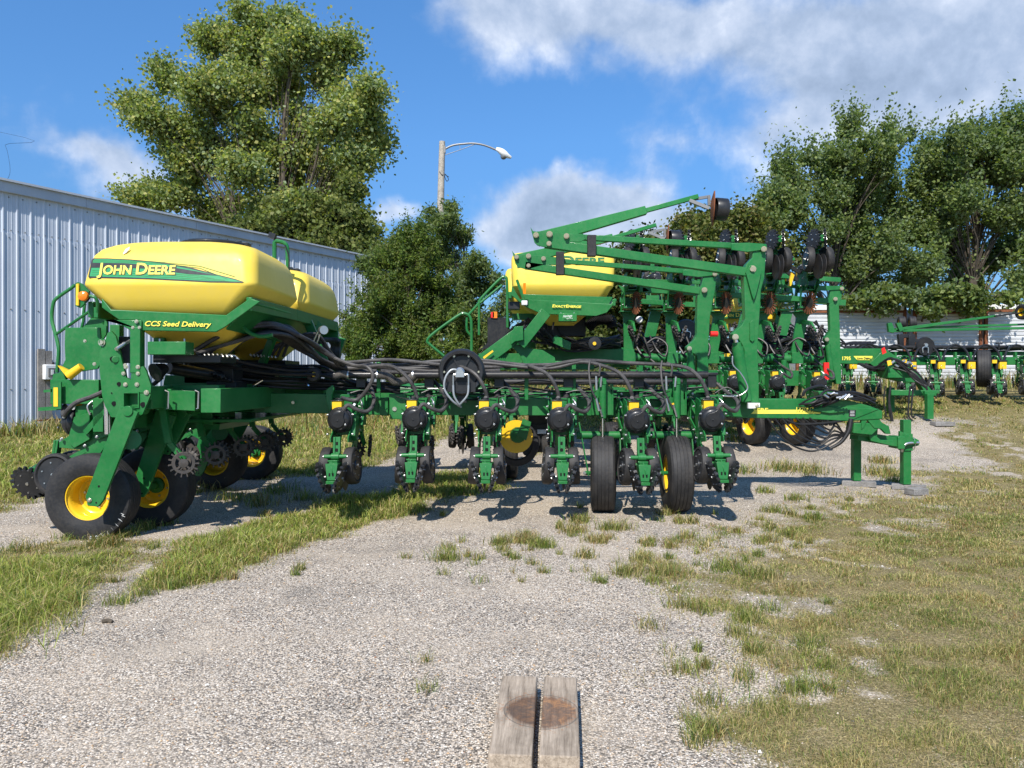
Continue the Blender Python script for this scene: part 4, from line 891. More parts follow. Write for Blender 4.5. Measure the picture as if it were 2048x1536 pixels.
# --- seed tanks
def rrect(cx, cy, hx, hy, r, z, n=7):
    r = min(r, hx*.98, hy*.98); out = []
    for (sx, sy, a0) in ((1, 1, 0), (-1, 1, 90), (-1, -1, 180), (1, -1, 270)):
        for i in range(n+1):
            a = R(a0+90*i/n); out.append((cx+sx*(hx-r)+r*math.cos(a), cy+sy*(hy-r)+r*math.sin(a), z))
    return out
def loft(mb, rings):
    n = len(rings[0]); vs = [p for r_ in rings for p in r_]
    fs = [(k*n+i, k*n+(i+1) % n, (k+1)*n+(i+1) % n, (k+1)*n+i) for k in range(len(rings)-1) for i in range(n)]
    return mb.add(vs, fs+[tuple(range(n-1, -1, -1)), tuple(range((len(rings)-1)*n, len(rings)*n))])
def tankA(cx, cy, hx, hy, name='seed_tank'):
    lv = [(1.66, .22, .12, .05), (1.70, .25, .15, .06), (1.86, .40, .34, .08), (1.985, .50, .74, .10), (2.00, .51, .80, .10), (2.03, .535, .85, .11), (2.16, .66, .955, .13), (2.255, .742, .99, .12), (2.275, .75, 1.0, .12), (2.295, .748, .995, .12), (2.47, .728, .93, .13), (2.54, .715, .90, .15), (2.60, .685, .85, .19), (2.645, .63, .77, .24), (2.675, .55, .67, .27), (2.697, .45, .54, .28), (2.71, .33, .40, .28)]
    rings = []
    for z, a, b, r in lv:
        rings.append(rrect(cx, cy, a*hx/.75, b*hy, r, z))
    m = MB().mat('yellow_plastic'); loft(m, rings); o = m.build(name, A, bevel=0, angle=60)
    return o
T1 = tankA(-3.00, 7.30, .765, .70); T2 = tankA(-2.98, 9.02, .765, .80)
for cy in (7.30, 9.02):
    m = MB().mat('black_plastic').lathe([(.30, 0), (.31, .02), (.31, .05), (.27, .065), (.0, .075)], (-2.88, cy+.05, 2.695), (0, 0, 1), 32).box((-2.60, cy+.05, 2.745), (.12, .10, .03)).box((-2.72, cy+.05, 2.765), (.2, .05, .03))
    m.build('tank_lid', A, bevel=.004)
# decal lies on the leaning upper face of the near tank
Yf0, Yf1, zf0, zf1 = 7.30-.70*1.0, 7.30-.70*.93, 2.275, 2.47
uy = Vector((0, Yf1-Yf0, zf1-zf0)).normalized(); nf = Vector((1, 0, 0)).cross(uy); F0 = Vector((-3.0, Yf0, zf0))
def onface(px, py, lift=.004):
    """point of the leaning tank face seen at px,py"""
    o = Vector((0, 0, CAMH)); d = Vector(((px-CX)/FPX, 1, -(py-HY)/FPX)); t = (F0-o).dot(nf)/d.dot(nf); return o+d*t+nf*lift
def decal(pts, mat, lift, name='decal'):
    m = MB().mat(mat); m.prism([onface(x, y, lift) for x, y in pts], nf*.0015); return m.build(name, T1)
# nudge: the tank front face near the crease is measured on the photograph
out = [(188, 517), (215, 517), (260, 519), (320, 524), (380, 535), (430, 548), (470, 558), (488, 564), (484, 566), (420, 565), (300, 559), (178, 556), (177, 553), (184, 520)]
dk = [decal(out, 'decal_black', .003)]
inn = [(190, 519), (215, 519), (260, 521), (320, 527), (380, 538), (430, 550), (470, 560), (483, 564), (420, 562.5), (300, 556.5), (180, 553), (187, 521)]
decal(inn, 'decal_green', .0045)
decal([(186, 526), (250, 527), (330, 533), (380, 541), (440, 552), (380, 549), (340, 544), (340, 540), (250, 536), (183, 536)], 'decal_black', .006)
for k, (y0, y1, xe) in enumerate([(521, 529, 470), (523.5, 534, 455), (541, 556, 430), (545, 558.5, 450), (549.5, 561, 460)]):
    a = [(188-k*1.2, y0), (260, y0+1+.5*k*0), (330, y0+(y1-y0)*.25+2), (400, y0+(y1-y0)*.6+6 if k < 2 else y0+(y1-y0)*.6+2), (xe, y1+ (24 if k < 2 else 2))]
    decal(a+[(x, y+.9) for x, y in a[::-1]], 'green_light', .0060, 'decal_stripe')
p0 = onface(198, 549, .008)
text('John', .148, 'decal_black', p0+nf*-.001+Vector((.006, 0, -.006)), (1, 0, 0), uy, T1, 'lettering', .035, smallcaps=True, width=.30)
text('Deere', .148, 'decal_black', p0+Vector((.322, 0, -.006)), (1, 0, 0), uy, T1, 'lettering', .035, smallcaps=True, width=.345)
text('John', .148, 'decal_yellow', p0+nf*.002, (1, 0, 0), uy, T1, 'lettering', .022, smallcaps=True, width=.295)
text('Deere', .148, 'decal_yellow', p0+nf*.002+Vector((.317, 0, .0)), (1, 0, 0), uy, T1, 'lettering', .022, smallcaps=True, width=.34)
m = MB().mat('white').prism([onface(x, y, .006) for x, y in [(247, 507), (252, 499), (260, 494), (259, 499), (253, 506), (247, 509)]], nf*.001); m.build('scuff', T1)
# --- tank cradle (tray with lettering), posts and small boxes
Yt = 6.66
m = MB().mat('green')
m.pp([(222, 619), (452, 630), (500, 596), (520, 603), (450, 654), (432, 664), (282, 661), (280, 640), (238, 640), (203, 615), (203, 596)], Yt-.012, .02)
m.pp([(205, 640), (238, 640), (283, 640), (283, 661), (260, 661), (228, 640)], Yt-.03, .015)
a = P(500, 597, Yt); m.bar(P(498, 608, Yt), Vector((a.x-.0, 8.06, a.z-.03)), .05, .12); m.bar(Vector((a.x, 8.06, a.z-.03)), Vector((a.x+.02, 9.85, a.z-.03)), .05, .12)
m.prism([P(506, 602, Yt), Vector((a.x+.02, 9.85, a.z-.02)), Vector((a.x-.35, 9.85, a.z-.30)), P(452, 655, Yt+.02)], (0, 0, -.02))
m.bar((-3.72, 6.7, 2.06), (-3.72, 9.8, 2.06), .05, .14); m.bar((-3.6, 9.84, 2.02), (-2.25, 9.84, 2.02), .05, .2)
m.bar((-3.5, 8.07, 1.96), (-2.35, 8.07, 1.96), .08, .10)
m.build('tank_cradle', A, bevel=.006)
m = MB().mat('sticker'); q = P(238, 0, Yt)
text('CCS Seed Delivery', .062, 'decal_black', P(288.4, 652.4, Yt-.016), (1, 0, -.014), (0, 0, 1), A, 'lettering', .05, shear=.25, width=.585)
text('CCS Seed Delivery', .062, 'decal_yellow', P(288, 651.8, Yt-.019), (1, 0, -.014), (0, 0, 1), A, 'lettering', .022, shear=.25, width=.582)
m = MB().mat('green').box((P(342, 697, 6.75)), (.335, .18, .115)).mat('steel')
for dx in (-.1, .12): m.cyl(P(342, 697, 6.75)+Vector((dx, 0, .05)), P(342, 697, 6.75)+Vector((dx, 0, .09)), .010, n=6)
m.build('control_box', A, bevel=.006)
# --- centre frame: end plate with a square tube end, posts, cross bars
Ye = 6.62
m = MB().mat('green')
outer = [(199, 704), (207, 690), (215, 666), (222, 662), (231, 672), (236, 690), (240, 706), (252, 755), (262, 760), (262, 752), (264, 740), (286, 732), (292, 742), (302, 772), (300, 800), (285, 828), (268, 838), (250, 836), (222, 834), (210, 812), (204, 790), (199, 740)]
hole = [(246, 785), (277, 785), (277, 815), (246, 815)]
key = outer[:15]+[(302, 786), ]+[(277, 785), (246, 785), (246, 815), (277, 815)][0:4]+[(277, 786.5), (302, 787.5)]+outer[15:]
m.pp(key, Ye, .03)
m.build('end_plate', A)
m = MB().mat('green')
for f in ([(245, 784), (278, 784), (278, 786.5), (245, 786.5)], [(245, 813.5), (278, 813.5), (278, 816), (245, 816)], [(245, 786.5), (247.5, 786.5), (247.5, 813.5), (245, 813.5)], [(275.5, 786.5), (278, 786.5), (278, 813.5), (275.5, 813.5)]): m.pp(f, Ye-.012, 3.6)
m.mat('hole_shade'); c = P(261, 800, Ye+.22); m.box(c, (.15, .01, .15))  # black plate set in the tube, painting its interior shade
m.build('tube_end', A)
m = MB().mat('green')
cz = P(0, 690, 6.66).z
m.bar(P(275, 655, 6.66), P(275, 746, 6.66), .088, .09, up=(0, 1, 0))       # near post
m.bar(P(234, 650, 7.9), P(234, 790, 7.9), .1, .1, up=(0, 1, 0))
m.bar((-3.25, 10.3, 1.9), (-3.25, 10.3, 1.1), .1, .1, up=(0, 1, 0)); m.bar((-2.3, 10.3, 2.0), (-2.6, 10.3, 1.1), .1, .1, up=(0, 1, 0))
m.box((-3.28, 8.75, 1.28), (.20, 4.1, .20)); m.box((-3.28, 8.75, 1.78), (.10, 3.4, .10))
m.box((-2.72, 8.7, 1.25), (.18, 3.7, .22)); m.box((-3.0, 8.9, 1.02), (.7, 2.4, .03))
for y in (7.2, 8.1, 9.3, 10.2): m.box((-3.0, y, 1.28), (.5, .16, .22))
m.pp([(301, 775), (390, 782), (390, 822), (302, 818)], 6.95, .12)
m.pp([(330, 750), (420, 752), (425, 850), (340, 842), (320, 800)], 7.75, .03); m.pp([(383, 760), (450, 760), (450, 845), (395, 838)], 8.0, .3)
for xx in (398, 418, 438): m.pp([(xx, 752), (xx+6, 752), (xx+6, 846), (xx, 846)], 7.88, .12)
m.pp([(385, 776), (450, 776), (450, 780), (385, 780)], 7.86, .12); m.pp([(385, 826), (450, 828), (450, 833), (385, 831)], 7.86, .12)
m.pp([(130, 655), (200, 655), (205, 720), (195, 738), (150, 745), (118, 770), (115, 752), (130, 720), (129, 690)], 6.9, .02)
m.pp([(165, 655), (205, 608), (215, 618), (215, 665), (200, 690)], 7.0, .02)
m.bar(P(120, 783, 7.0), P(215, 783, 7.0), .3, .22)
for (x, y) in ((205, 684), (231, 719)): m.cyl(P(x, y, Ye-.015), P(x, y, Ye), .03, n=16)
m.build('centre_frame', A, bevel=.005)
m = MB().mat('zinc')
for x, y, r in [(204, 685, .021), (252, 734, .013), (276, 734, .013), (251, 769, .013), (274, 769, .013), (293, 785, .015), (273, 643, .012), (266, 655, .01), (279, 655, .01), (247, 747, .012), (276, 747, .012), (250, 730, .01), (170, 682, .01), (189, 728, .011)]: m.bolt(P(x, y, Ye-.004), (0, -1, 0), r, r)
m.mat('hole_shade')
for x, y, r in [(225, 718, .022), (238, 768, .018), (223, 786, .006), (228, 807, .020), (286, 809, .022), (254, 717, .002)]: m.cyl(P(x, y, Ye-.007), P(x, y, Ye+.01), r, n=18)  # flat black discs on the plate paint the shade of its holes
m.build('frame_bolt', A)
m = MB().mat('steel')
for x in (308, 336, 396): m.tube([P(x-3, 817, 6.85), P(x, 817, 6.85), P(x+1, 784, 6.85), P(x-6, 781, 6.85)], .008, n=6, smooth=False)
m.bar(P(231, 699, 6.6), P(262, 680, 6.75), .02, .02); m.cyl(P(233, 698, 6.58), P(250, 687, 6.65), .018, n=10); m.build('u_bolts', A)
# wheel arms
def wheel_arm(top, bot, Y, w0, w1, lab=None):
    m = MB().mat('green'); t, b = P(*top, Y), P(*bot, Y); d = (b-t).normalized(); s = Vector((d.z, 0, -d.x))
    m.prism([t-s*w0*.5-d*.02, t+s*w0*.5-d*.02, b+s*w1*.5-d*.02, b+s*w1*.2+d*.05, b-s*w1*.35+d*.03, b-s*w1*.5-d*.04], (0, .035, 0))
    m.cyl(t+Vector((0, -.012, 0)), t+Vector((0, .30, 0)), .045, n=18); m.mat('zinc').bolt(b+Vector((0, -.002, 0))+s*.03, (0, -1, 0), .014, .014)
    m.mat('hole_shade').cyl(b+Vector((0, -.002, 0))-s*.03, b+Vector((0, .004, 0))-s*.03, .009, n=10).cyl(b-d*.14+Vector((0, -.002, 0)), b-d*.14+Vector((0, .004, 0)), .011, n=10)  # holes are black discs, their shade put into the colour
    return m.build('wheel_arm', A, bevel=.004)
wheel_arm((256, 822), (186, 1003), 6.56, .165, .155)
wheel_arm((330, 830), (278, 985), 7.15, .19, .15); wheel_arm((365, 825), (330, 900), 7.3, .15, .13)
wheel_arm((430, 835), (393, 945), 9.75, .26, .17); wheel_arm((500, 805), (445, 915), 10.35, .22, .2)
wheel_arm((455, 830), (420, 905), 9.9, .2, .2)
m = MB().mat('green').cyl(P(262, 880, 6.7), P(262, 880, 7.2), .085, n=18).cyl(P(335, 875, 7.4), P(335, 875, 8.0), .08, n=18).cyl(P(440, 865, 9.6), P(440, 865, 10.2), .10, n=18); m.build('pivot_tubes', A)
cw = P(187, 999, 6.86); W1 = wheel(A, (cw.x, 6.86, .385), (0, -1, 0), .392, .25, .193)
for c in ((-3.55, 7.52, .385), (-3.90, 10.02, .385), (-3.72, 10.95, .385)): wheel(A, c, (0, -1, 0), .392, .27, .193)
# chalk writing on the near tyre
for i, ch in enumerate('HERITAGE'):
    an = R(-22-i*9); r_ = .335; d = Vector((math.cos(an), 0, math.sin(an))); p = Vector((cw.x, 6.86-.124, .385))+d*r_
    text(ch, .045, 'white', p+Vector((0, -.003, 0)), (math.sin(-an)*-1*-1, 0, -math.cos(an)), d, A, 'chalk_letter', .0)
# handrails, marker lamp, sign panel
m = MB().mat('green').tube([P(150, 570, 7.1), P(140, 578, 7.1), P(113, 597, 7.1), P(106, 610, 7.1), P(104, 640, 7.1), P(112, 672, 7.05), P(117, 700, 7.0), P(114, 745, 7.0)], .016, n=9, sub=5)
m.tube([P(113, 668, 7.05), P(190, 615, 6.9)], .014, n=8).tube([P(170, 607, 7.4), P(167, 625, 7.4), P(166, 645, 7.4), P(156, 678, 7.4)], .014, n=8).tube([P(158, 676, 7.4), P(208, 645, 7.0)], .014, n=8)
m.tube([P(180, 592, 6.6), P(190, 595, 6.6), P(195, 606, 6.62), P(195, 630, 6.66)], .014, n=8).box(P(194, 625, 6.66), (.035, .04, .09)); m.build('handrail', A)
m = MB().mat('green').pp([(151, 566), (156, 564), (163, 567), (178, 582), (176, 600), (160, 616), (151, 612)], 6.66, .02).mat('sticker').pp([(152, 568), (157, 567), (157, 611), (151.5, 610)], 6.64, .02); m.build('warning_panel', A)
m = MB().mat('black_plastic').lathe([(.045, .0), (.047, .03)], P(171, 593, 6.62), (0, -1, 0), 20).mat('orange').lathe([(.044, .03), (.040, .05), (.02, .062), (0, .065)], P(171, 593, 6.62), (0, -1, 0), 20); m.build('amber_lamp', A)
m = MB().mat('yellow'); m.tube([P(137, 752, 6.82), P(163, 733, 6.82)], .042, n=14, r1=.034, smooth=False); m.prism([P(115, 731, 6.82), P(138, 742, 6.82), P(140, 757, 6.82), P(134, 755, 6.82)], (0, .05, 0)); m.build('yellow_spout', A)
m = MB().mat('green').pp([(104, 768), (122, 764), (122, 818), (104, 818)], 6.8, .015).pp([(76, 815), (120, 812), (120, 820), (76, 822)], 6.85, .04).pp([(87, 780), (104, 778), (104, 784), (87, 785)], 6.85, .04).pp([(106, 748), (126, 744), (134, 768), (104, 768)], 6.86, .015)
m.mat('sticker').pp([(107, 775), (115.5, 775), (115.5, 813), (107, 813)], 6.795, .01); m.build('reflector_bracket', A)
for b_ in ((.5, 7.4, 2.2),): pass
# antenna frame between tanks
m = MB().mat('green').tube([P(549, 552, 8.0), P(549, 500, 8.0), P(550, 484, 8.0), P(558, 483, 8.0), P(571, 488, 8.0), P(575, 505, 8.0), P(576, 585, 8.0)], .022, n=9, sub=4).mat('black_plastic').box(P(545, 472, 8.0), (.07, .06, .06), Matrix.Rotation(R(20), 3, 'Y')).tube([P(570, 490, 7.96), P(578, 515, 7.96), P(577, 545, 7.96)], .008, n=6); m.build('camera_mast', A)
m = MB().mat('green').tube([P(475, 640, 7.0), P(483, 652, 7.0), P(500, 666, 7.0), P(522, 673, 7.0), P(545, 670, 7.0)], .018, n=9); m.build('grab_bar', A)
# rear brace and far struts
m = MB().mat('green').bar(P(612, 634, 8.6), P(656, 742, 8.6), .05, .10).bar(P(596, 624, 8.6), P(640, 660, 8.9), .04, .14).bar(P(560, 640, 8.2), P(512, 760, 8.4), .05, .09); m.build('brace', A, bevel=.005)
m = MB().mat('steel').lathe([(.05, 0), (.05, .06), (.045, .07), (.0, .07)], P(645, 661, 8.3), (.5, -1, 0), 22).tube([P(635, 664, 8.3), P(628, 680, 8.3), P(622, 697, 8.3)], .010, n=7).tube([P(640, 668, 8.3), P(634, 684, 8.3), P(625, 700, 8.3)], .010, n=7); m.build('pressure_gauge', A)

# row units of the centre frame (open to the left)
for y in (7.0, 7.75, 8.5, 9.25, 10.0):
    u = put_unit(A, (-3.42, y, 1.20), rz=R(-90))
# --- near wing: tool bar, row units, wheels
m = MB().mat('green')
m.bar(P(445, 804, 8.35), P(722, 808, 8.45), .2, .215); m.bar(P(722, 812, 8.55), P(1480, 815, 8.6), .19, .19)
m.pp([(778, 788), (812, 788), (812, 839), (780, 838)], 8.38, .10); m.pp([(757, 798), (776, 794), (776, 832), (757, 830)], 8.42, .05)
m.pp([(443, 783), (520, 786), (522, 789), (445, 787)], 8.2, .3); m.pp([(443, 820), (500, 820), (502, 824), (443, 824)], 8.2, .3)
m.pp([(651, 780), (665, 770), (668, 778), (664, 790), (664, 815), (660, 824), (655, 815), (652, 800)], 8.15, .05)
for x in (757, 1053, 1148, 1282, 1370): m.pp([(x-4, 724 if x < 800 else 726), (x+4, 724 if x < 800 else 726), (x+4, 800), (x-4, 800)], 8.3, .02)
m.bar(P(470, 775, 8.9), P(650, 778, 8.9), .12, .12); m.cyl(P(455, 765, 9.3), P(640, 772, 9.3), .11, n=18)
m.cyl(P(462, 735, 8.3), P(462, 790, 8.3), .085, n=18)
m.build('wing_bar', A, bevel=.006)
m = MB().mat('zinc').cyl(P(789, 818, 8.37), P(789, 818, 8.38), .024, n=20)
for x in (485, 519, 586): m.bolt(P(x, 805, 8.24), (0, -1, 0), .012, .01)
m.build('bar_pins', A)
unit_px = [691, 833, 978, 1122, 1269, 1420]
for px in unit_px:
    X = (px-CX)/FPX*7.98; put_unit(A, (X, 8.48, 1.18))
for px in unit_px:
    X = (px-CX)/FPX*7.98+.10; m = MB().mat('black_plastic').box((X, 8.33, 1.43), (.105, .10, .16)).box((X, 8.33, 1.50), (.13, .13, .03)); m.build('pipe_bracket', A, bevel=.006)
# black vacuum pipe of the wing
m = MB().mat('black_paint')
for a_, b_ in ((652, 672), (696, 752), (826, 900), (905, 1415)): m.cyl(P(a_, 750, 8.22), P(b_, 750, 8.22), .040, n=22)
for x in (720, 860, 1010, 1125, 1172, 1262, 1330, 1405): m.cyl(P(x-5, 750, 8.22), P(x+5, 750, 8.22), .0425, n=22)
m.cyl(P(590, 747, 8.3), P(640, 748, 8.3), .035, n=16); m.cyl(P(1000, 764, 8.9), P(1400, 764, 8.9), .035, n=16); m.build('vacuum_pipe', A)
m = MB().mat('corrugated').corr([P(668, 752, 8.22), P(684, 748, 8.22), P(700, 750, 8.22)], .040, 14).corr([P(752, 750, 8.22), P(775, 752, 8.22), P(790, 763, 8.22), P(812, 760, 8.22), P(830, 750, 8.22)], .042, 14)
m.mat('steel'); 
for x in (697, 755, 826): m.cyl(P(x-1.5, 750, 8.22), P(x+1.5, 750, 8.22), .047, n=18)
m.build('flexible_duct', A, angle=10)
m = MB().mat('rubber_plain').lathe([(.05, -.06), (.072, -.05), (.078, -.02), (.078, .03), (.066, .055), (.036, .06), (.030, .035), (.0, .03)], P(628, 749, 8.1), (0, -1, 0), 28).mat('sticker').cyl(P(628, 749, 8.068), P(628, 749, 8.055), .026, n=18).box(P(628, 749, 8.052), (.045, .01, .008), Matrix.Rotation(R(30), 3, 'Y')); m.build('pipe_cap', A)
# vacuum fan
fc = P(923, 744, 8.05)
m = MB().mat('black_plastic').lathe([(.20, -.10), (.245, -.08), (.25, -.02), (.245, .02), (.225, .045), (.195, .04), (.185, .0), (.17, -.02), (.0, -.02)], fc, (0, -1, 0), 48)
for a_ in (60, 120, 180, 0, 240, 300):
    d = Vector((math.cos(R(a_)), 0, math.sin(R(a_)))); m.bar(fc+d*.05+Vector((0, .01, 0)), fc+d*.19+Vector((0, .01, 0)), .014, .02); 
m.box(fc+Vector((-.0, .0, -.16)), (.30, .10, .10)); m.box(fc+Vector((0, .08, -.25)), (.1, .1, .15))
m.mat('zinc')
for a_ in (65, 115, 180, 0, 235, 305): d = Vector((math.cos(R(a_)), 0, math.sin(R(a_)))); m.bolt(fc+d*.185+Vector((0, -.01, 0)), (0, -1, 0), .009, .012)
FAN = m.build('vacuum_fan', A)
m = MB().mat('steel').lathe([(.045, -.03), (.05, 0), (.05, .05), (.035, .065), (.0, .065)], fc+Vector((-.01, -.05, -.0)), (0, -1, 0), 10).box(fc+Vector((-.01, -.10, -.03)), (.09, .05, .05))
for s in (-1, 1): m.tube([fc+Vector((s*.04, -.1, -.03)), fc+Vector((s*.075, -.1, -.03)), fc+Vector((s*.08, -.1, -.06)), fc+Vector((s*.08, -.1, -.14))], .010, n=8)
m.mat('grey_hose').tube([fc+Vector((.08, -.1, -.14)), fc+Vector((.07, -.11, -.24)), fc+Vector((.01, -.1, -.32)), fc+Vector((-.03, -.05, -.36))], .011, n=8).tube([fc+Vector((-.08, -.1, -.14)), fc+Vector((-.07, -.11, -.25)), fc+Vector((-.02, -.09, -.34)), fc+Vector((0, -.04, -.37))], .011, n=8)
m.tube([fc+Vector((-.03, -.09, .02)), fc+Vector((-.10, -.1, .02)), fc+Vector((-.16, -.11, -.06)), fc+Vector((-.17, -.11, -.18)), fc+Vector((-.09, -.11, -.30)), fc+Vector((0, -.05, -.37))], .011, n=8); m.build('hydraulic_motor', FAN)
# wing wheels with their lift cylinders
for px, sgn in ((1206, -1), (1353, -1)):
    x = (px-CX)/FPX*8.25; wheel(A, (x, 8.27, .415), (-1, .10 if px < 1300 else .03, 0), .415, .27, .20, dish=.3)
    lx = x-.27
    m = MB().mat('green').bar((lx, 8.15, .98), (lx+.10, 8.12, .41), .014, .05, up=(0, 1, 0)).bar((x+.21, 8.5, .98), (x+.20, 8.3, .45), .014, .07, up=(0, 1, 0)).cyl((lx+.06, 8.12, .44), (x+.2, 8.27, .415), .022, n=10).cyl((lx, 8.42, .82), (x+.22, 8.42, .82), .045, n=14)
    m.prism([(x-.12, 8.3, 1.25), (x-.05, 8.3, 1.42), (x+.05, 8.3, 1.42), (x+.12, 8.3, 1.25), (x+.12, 8.3, 1.05), (x-.12, 8.3, 1.05)], (0, .03, 0)); m.box((x-.10, 8.38, 1.22), (.015, .2, .34)); m.box((x+.11, 8.38, 1.22), (.015, .2, .34))
    m.cyl((x-.01, 8.2, 1.38), (x-.01, 8.2, 1.02), .04, n=16); m.box((x-.01, 8.22, 1.42), (.08, .06, .07)); m.build('wheel_mount', A, bevel=.003)
    m = MB().mat('chrome').cyl((x-.01, 8.2, 1.02), (x-.01, 8.2, .80), .016, n=12).mat('steel').cyl((x-.04, 8.14, 1.36), (x-.03, 8.14, 1.47), .012, n=8).cyl((x-.02, 8.14, 1.04), (x-.06, 8.14, 1.17), .012, n=8).bolt((lx+.06, 8.12, .44), (0, -1, 0), .014, .02).mat('sticker').cyl((x-.06, 8.14, 1.17), (x-.065, 8.14, 1.185), .014, n=8); m.build('lift_cylinder', A)
# --- hoses : seed hoses sweep from under the tanks along the wing, one dropping to each unit
m = MB().mat('hose'); rr = .024
src = [(0, .0), (1, .05), (2, .10), (3, .02), (4, .08), (5, .13)]
for i, px in enumerate(unit_px):
    ux_ = (px-CX)/FPX*7.98-.035; hop = Vector((ux_, 7.93, 1.25)); j = i*.035; jz = (i % 3)*.034
    s0 = [P(388+i*6, 702-i*3.5, 7.0+i*.12), P(440+i*8, 672-i*4.5, 7.1+j), P(500+i*6, 650-i*1.5+(i%2)*5, 7.2+j), P(552+i*10, 648+i*5, 7.4+j), P(598+i*9, 672+i*5, 7.8+j), P(652+i*7, 708+i*4, 8.05+j*.5)]
    run = []
    for x in range(690, px-70, 90): run.append(P(x, 737-jz*170+6*math.sin(x*.02+i), 8.2+j*.6))
    if i >= 4: run[-2:] = [P(1090, 737-3*(i-4), 8.2), P(1160, 724-3*(i-4), 8.2)]
    if i == 5: run += [P(1260, 726, 8.2), ]
    if i == 0: end = [P(705, 730, 8.05), P(733, 733, 7.95), P(746, 752, 7.92), P(735, 778, 7.95), P(712, 800, 7.98)]
    elif i == 1: end = [P(770, 731, 8.1), P(800, 742, 8.0), P(822, 765, 7.95), P(834, 795, 7.98)]
    else: end = [P(px-62, 732, 8.1), P(px-28, 748, 7.98), P(px-10, 775, 7.95), P(px-4, 797, 7.98)]
    m.tube(s0+run+end+[hop], .0205, n=9, sub=6)
for i in range(5):   # a few more in the bundle running on to the far side and to the fan
    j = i*.04; m.tube([P(395+i*9, 712-i*2, 7.4+j), P(470+i*8, 680-i*3, 7.5+j), P(540+i*8, 668, 7.7+j), P(600+i*6, 700+i*2, 8.2+j), P(660, 728+i*2, 8.5+j), P(740, 742-i*3, 8.6+j), P(830, 745-i*3.5, 8.7+j), P(900, 738-i*3, 8.75+j), P(1000, 742-i*2, 8.8+j)], .021, n=8, sub=5)
for i in range(13):   # hoses fanning out of the meter outlets under the near and far tank
    yq = 7.02+i*.045
    m.tube([P(392+i*5.5, 708-i*.3, yq-.05), P(415+i*6, 700-i*1.6, yq), P(470+i*6, 684-i*2.2, yq+.1), P(530+i*4, 668-i*1.2, yq+.2), P(585+i*2.5, 674+i*1.4, yq+.5), P(640+i*1.5, 716+i*1.2, 8.1+i*.02), P(700, 738+i*.8, 8.35), P(770, 742, 8.5)], .019, n=7, sub=5)
    if i % 2: m.tube([P(500+i*6, 714, 8.4), P(530+i*5, 700-i*2, 8.4), P(600+i*3, 690-i*2, 8.5), P(640+i*2, 706, 8.7), P(690, 736, 8.9)], .018, n=6, sub=4)
m.build('seed_hoses', A)
m = MB().mat('hose')
for i in range(6):   # hoses of the far side seen past the tank corner
    m.tube([P(640+i*3, 678, 9.3+i*.05), P(656+i*4, 680, 9.4), P(665+i*2.5, 692, 9.5), P(658+i*4, 710, 9.5), P(664+i*3, 726, 9.6), P(680+i*4, 740, 9.8)], .024, n=8)
m.build('far_hoses', A)
m = MB().mat('hose_dark')   # dark wiring and hydraulic lines
for i in range(22):
    y0 = 712+i*2.2; sag = rng.uniform(0, 26); Yh = 7.9+rng.uniform(-.2, .9)
    m.tube([P(300+i*8, 700+i*3, 7.6), P(370, y0+rng.uniform(-6, 10), Yh), P(450, y0+rng.uniform(-4, 8), Yh), P(520, y0+8+sag*.5, Yh+.1), P(590, y0+6+sag, Yh+.2), P(650, y0+12+sag*.7, Yh+.4), P(720, 770+rng.uniform(-6, 10), 8.4), P(800, 772+rng.uniform(-8, 14), 8.5)], rng.uniform(.009, .017), n=6, sub=5)
for i in range(10):
    y0 = 768+i*3; pts = [P(x, y0+rng.uniform(-7, 9)+(12 if i % 3 == 0 else 0)*math.sin(x*.013+i), 8.35+rng.uniform(-.05, .35)) for x in range(690+i*20, 1440, 75)]; m.tube(pts, rng.uniform(.005, .011), n=5, sub=4)
for k, px in enumerate(unit_px):
    m.tube([P(px+10, 786, 8.1), P(px+35, 778+rng.uniform(-5, 5), 8.1), P(px+60, 795, 8.0), P(px+52, 815, 7.95), P(px+38, 822, 7.9)], .007, n=5)
    m.tube([P(px-40, 793, 8.25), P(px-20, 797, 8.2), P(px+30, 792, 8.15), P(px+70, 783, 8.25)], .005, n=5)
m.build('wiring', A)
m = MB().mat('hose')
for a_, e in ((1208, 1), (1352, -1)): m.tube([P(a_-28, 722, 8.15), P(a_-30, 740, 8.1), P(a_-26, 775, 8.05), P(a_-15, 800, 8.05), P(a_-6, 818, 8.08)], .011, n=7).tube([P(a_-18, 725, 8.15), P(a_-8, 732, 8.1), P(a_-10, 752, 8.1)], .012, n=7)
m.mat('steel'); 
for a_ in (1200, 1340): m.cyl(P(a_-8, 797, 8.05), P(a_-2, 822, 8.05), .013, n=8); m.cyl(P(a_-8, 752, 8.08), P(a_-7, 780, 8.08), .012, n=8)
m.build('hydraulic_hoses', A)
# meter manifolds and clutter under the tanks
m = MB().mat('black_plastic'); m.box((-2.98, 7.15, 1.63), (.62, .40, .07)); m.box((-2.95, 9.0, 1.62), (.7, .6, .08)); m.box((-3.1, 7.9, 1.5), (.5, .3, .2)); m.cyl((-3.3, 7.3, 1.55), (-2.9, 7.9, 1.45), .06, n=14); m.box((-2.95, 7.9, 1.36), (.3, .4, .12)); m.cyl(P(310, 745, 7.0), P(332, 735, 7.1), .09, .04, n=18); m.box(P(255, 700, 7.2), (.12, .1, .25)); m.cyl((-3.2, 8.4, 1.5), (-2.6, 8.4, 1.5), .09, n=16)
m.mat('steel')
for i in range(8): m.cyl(P(398+i*9, 706+i*.5, 7.02), P(402+i*9, 712+i*.5, 7.0), .012, n=7); m.cyl(P(500+i*7, 708+i*.5, 8.3), P(503+i*7, 713+i*.5, 8.3), .011, n=7)
m.build('seed_manifold', A, bevel=.005)
m = MB().mat('green').pp([(330, 842), (440, 848), (438, 860), (400, 858), (345, 853)], 7.9, .9).mat('zinc')
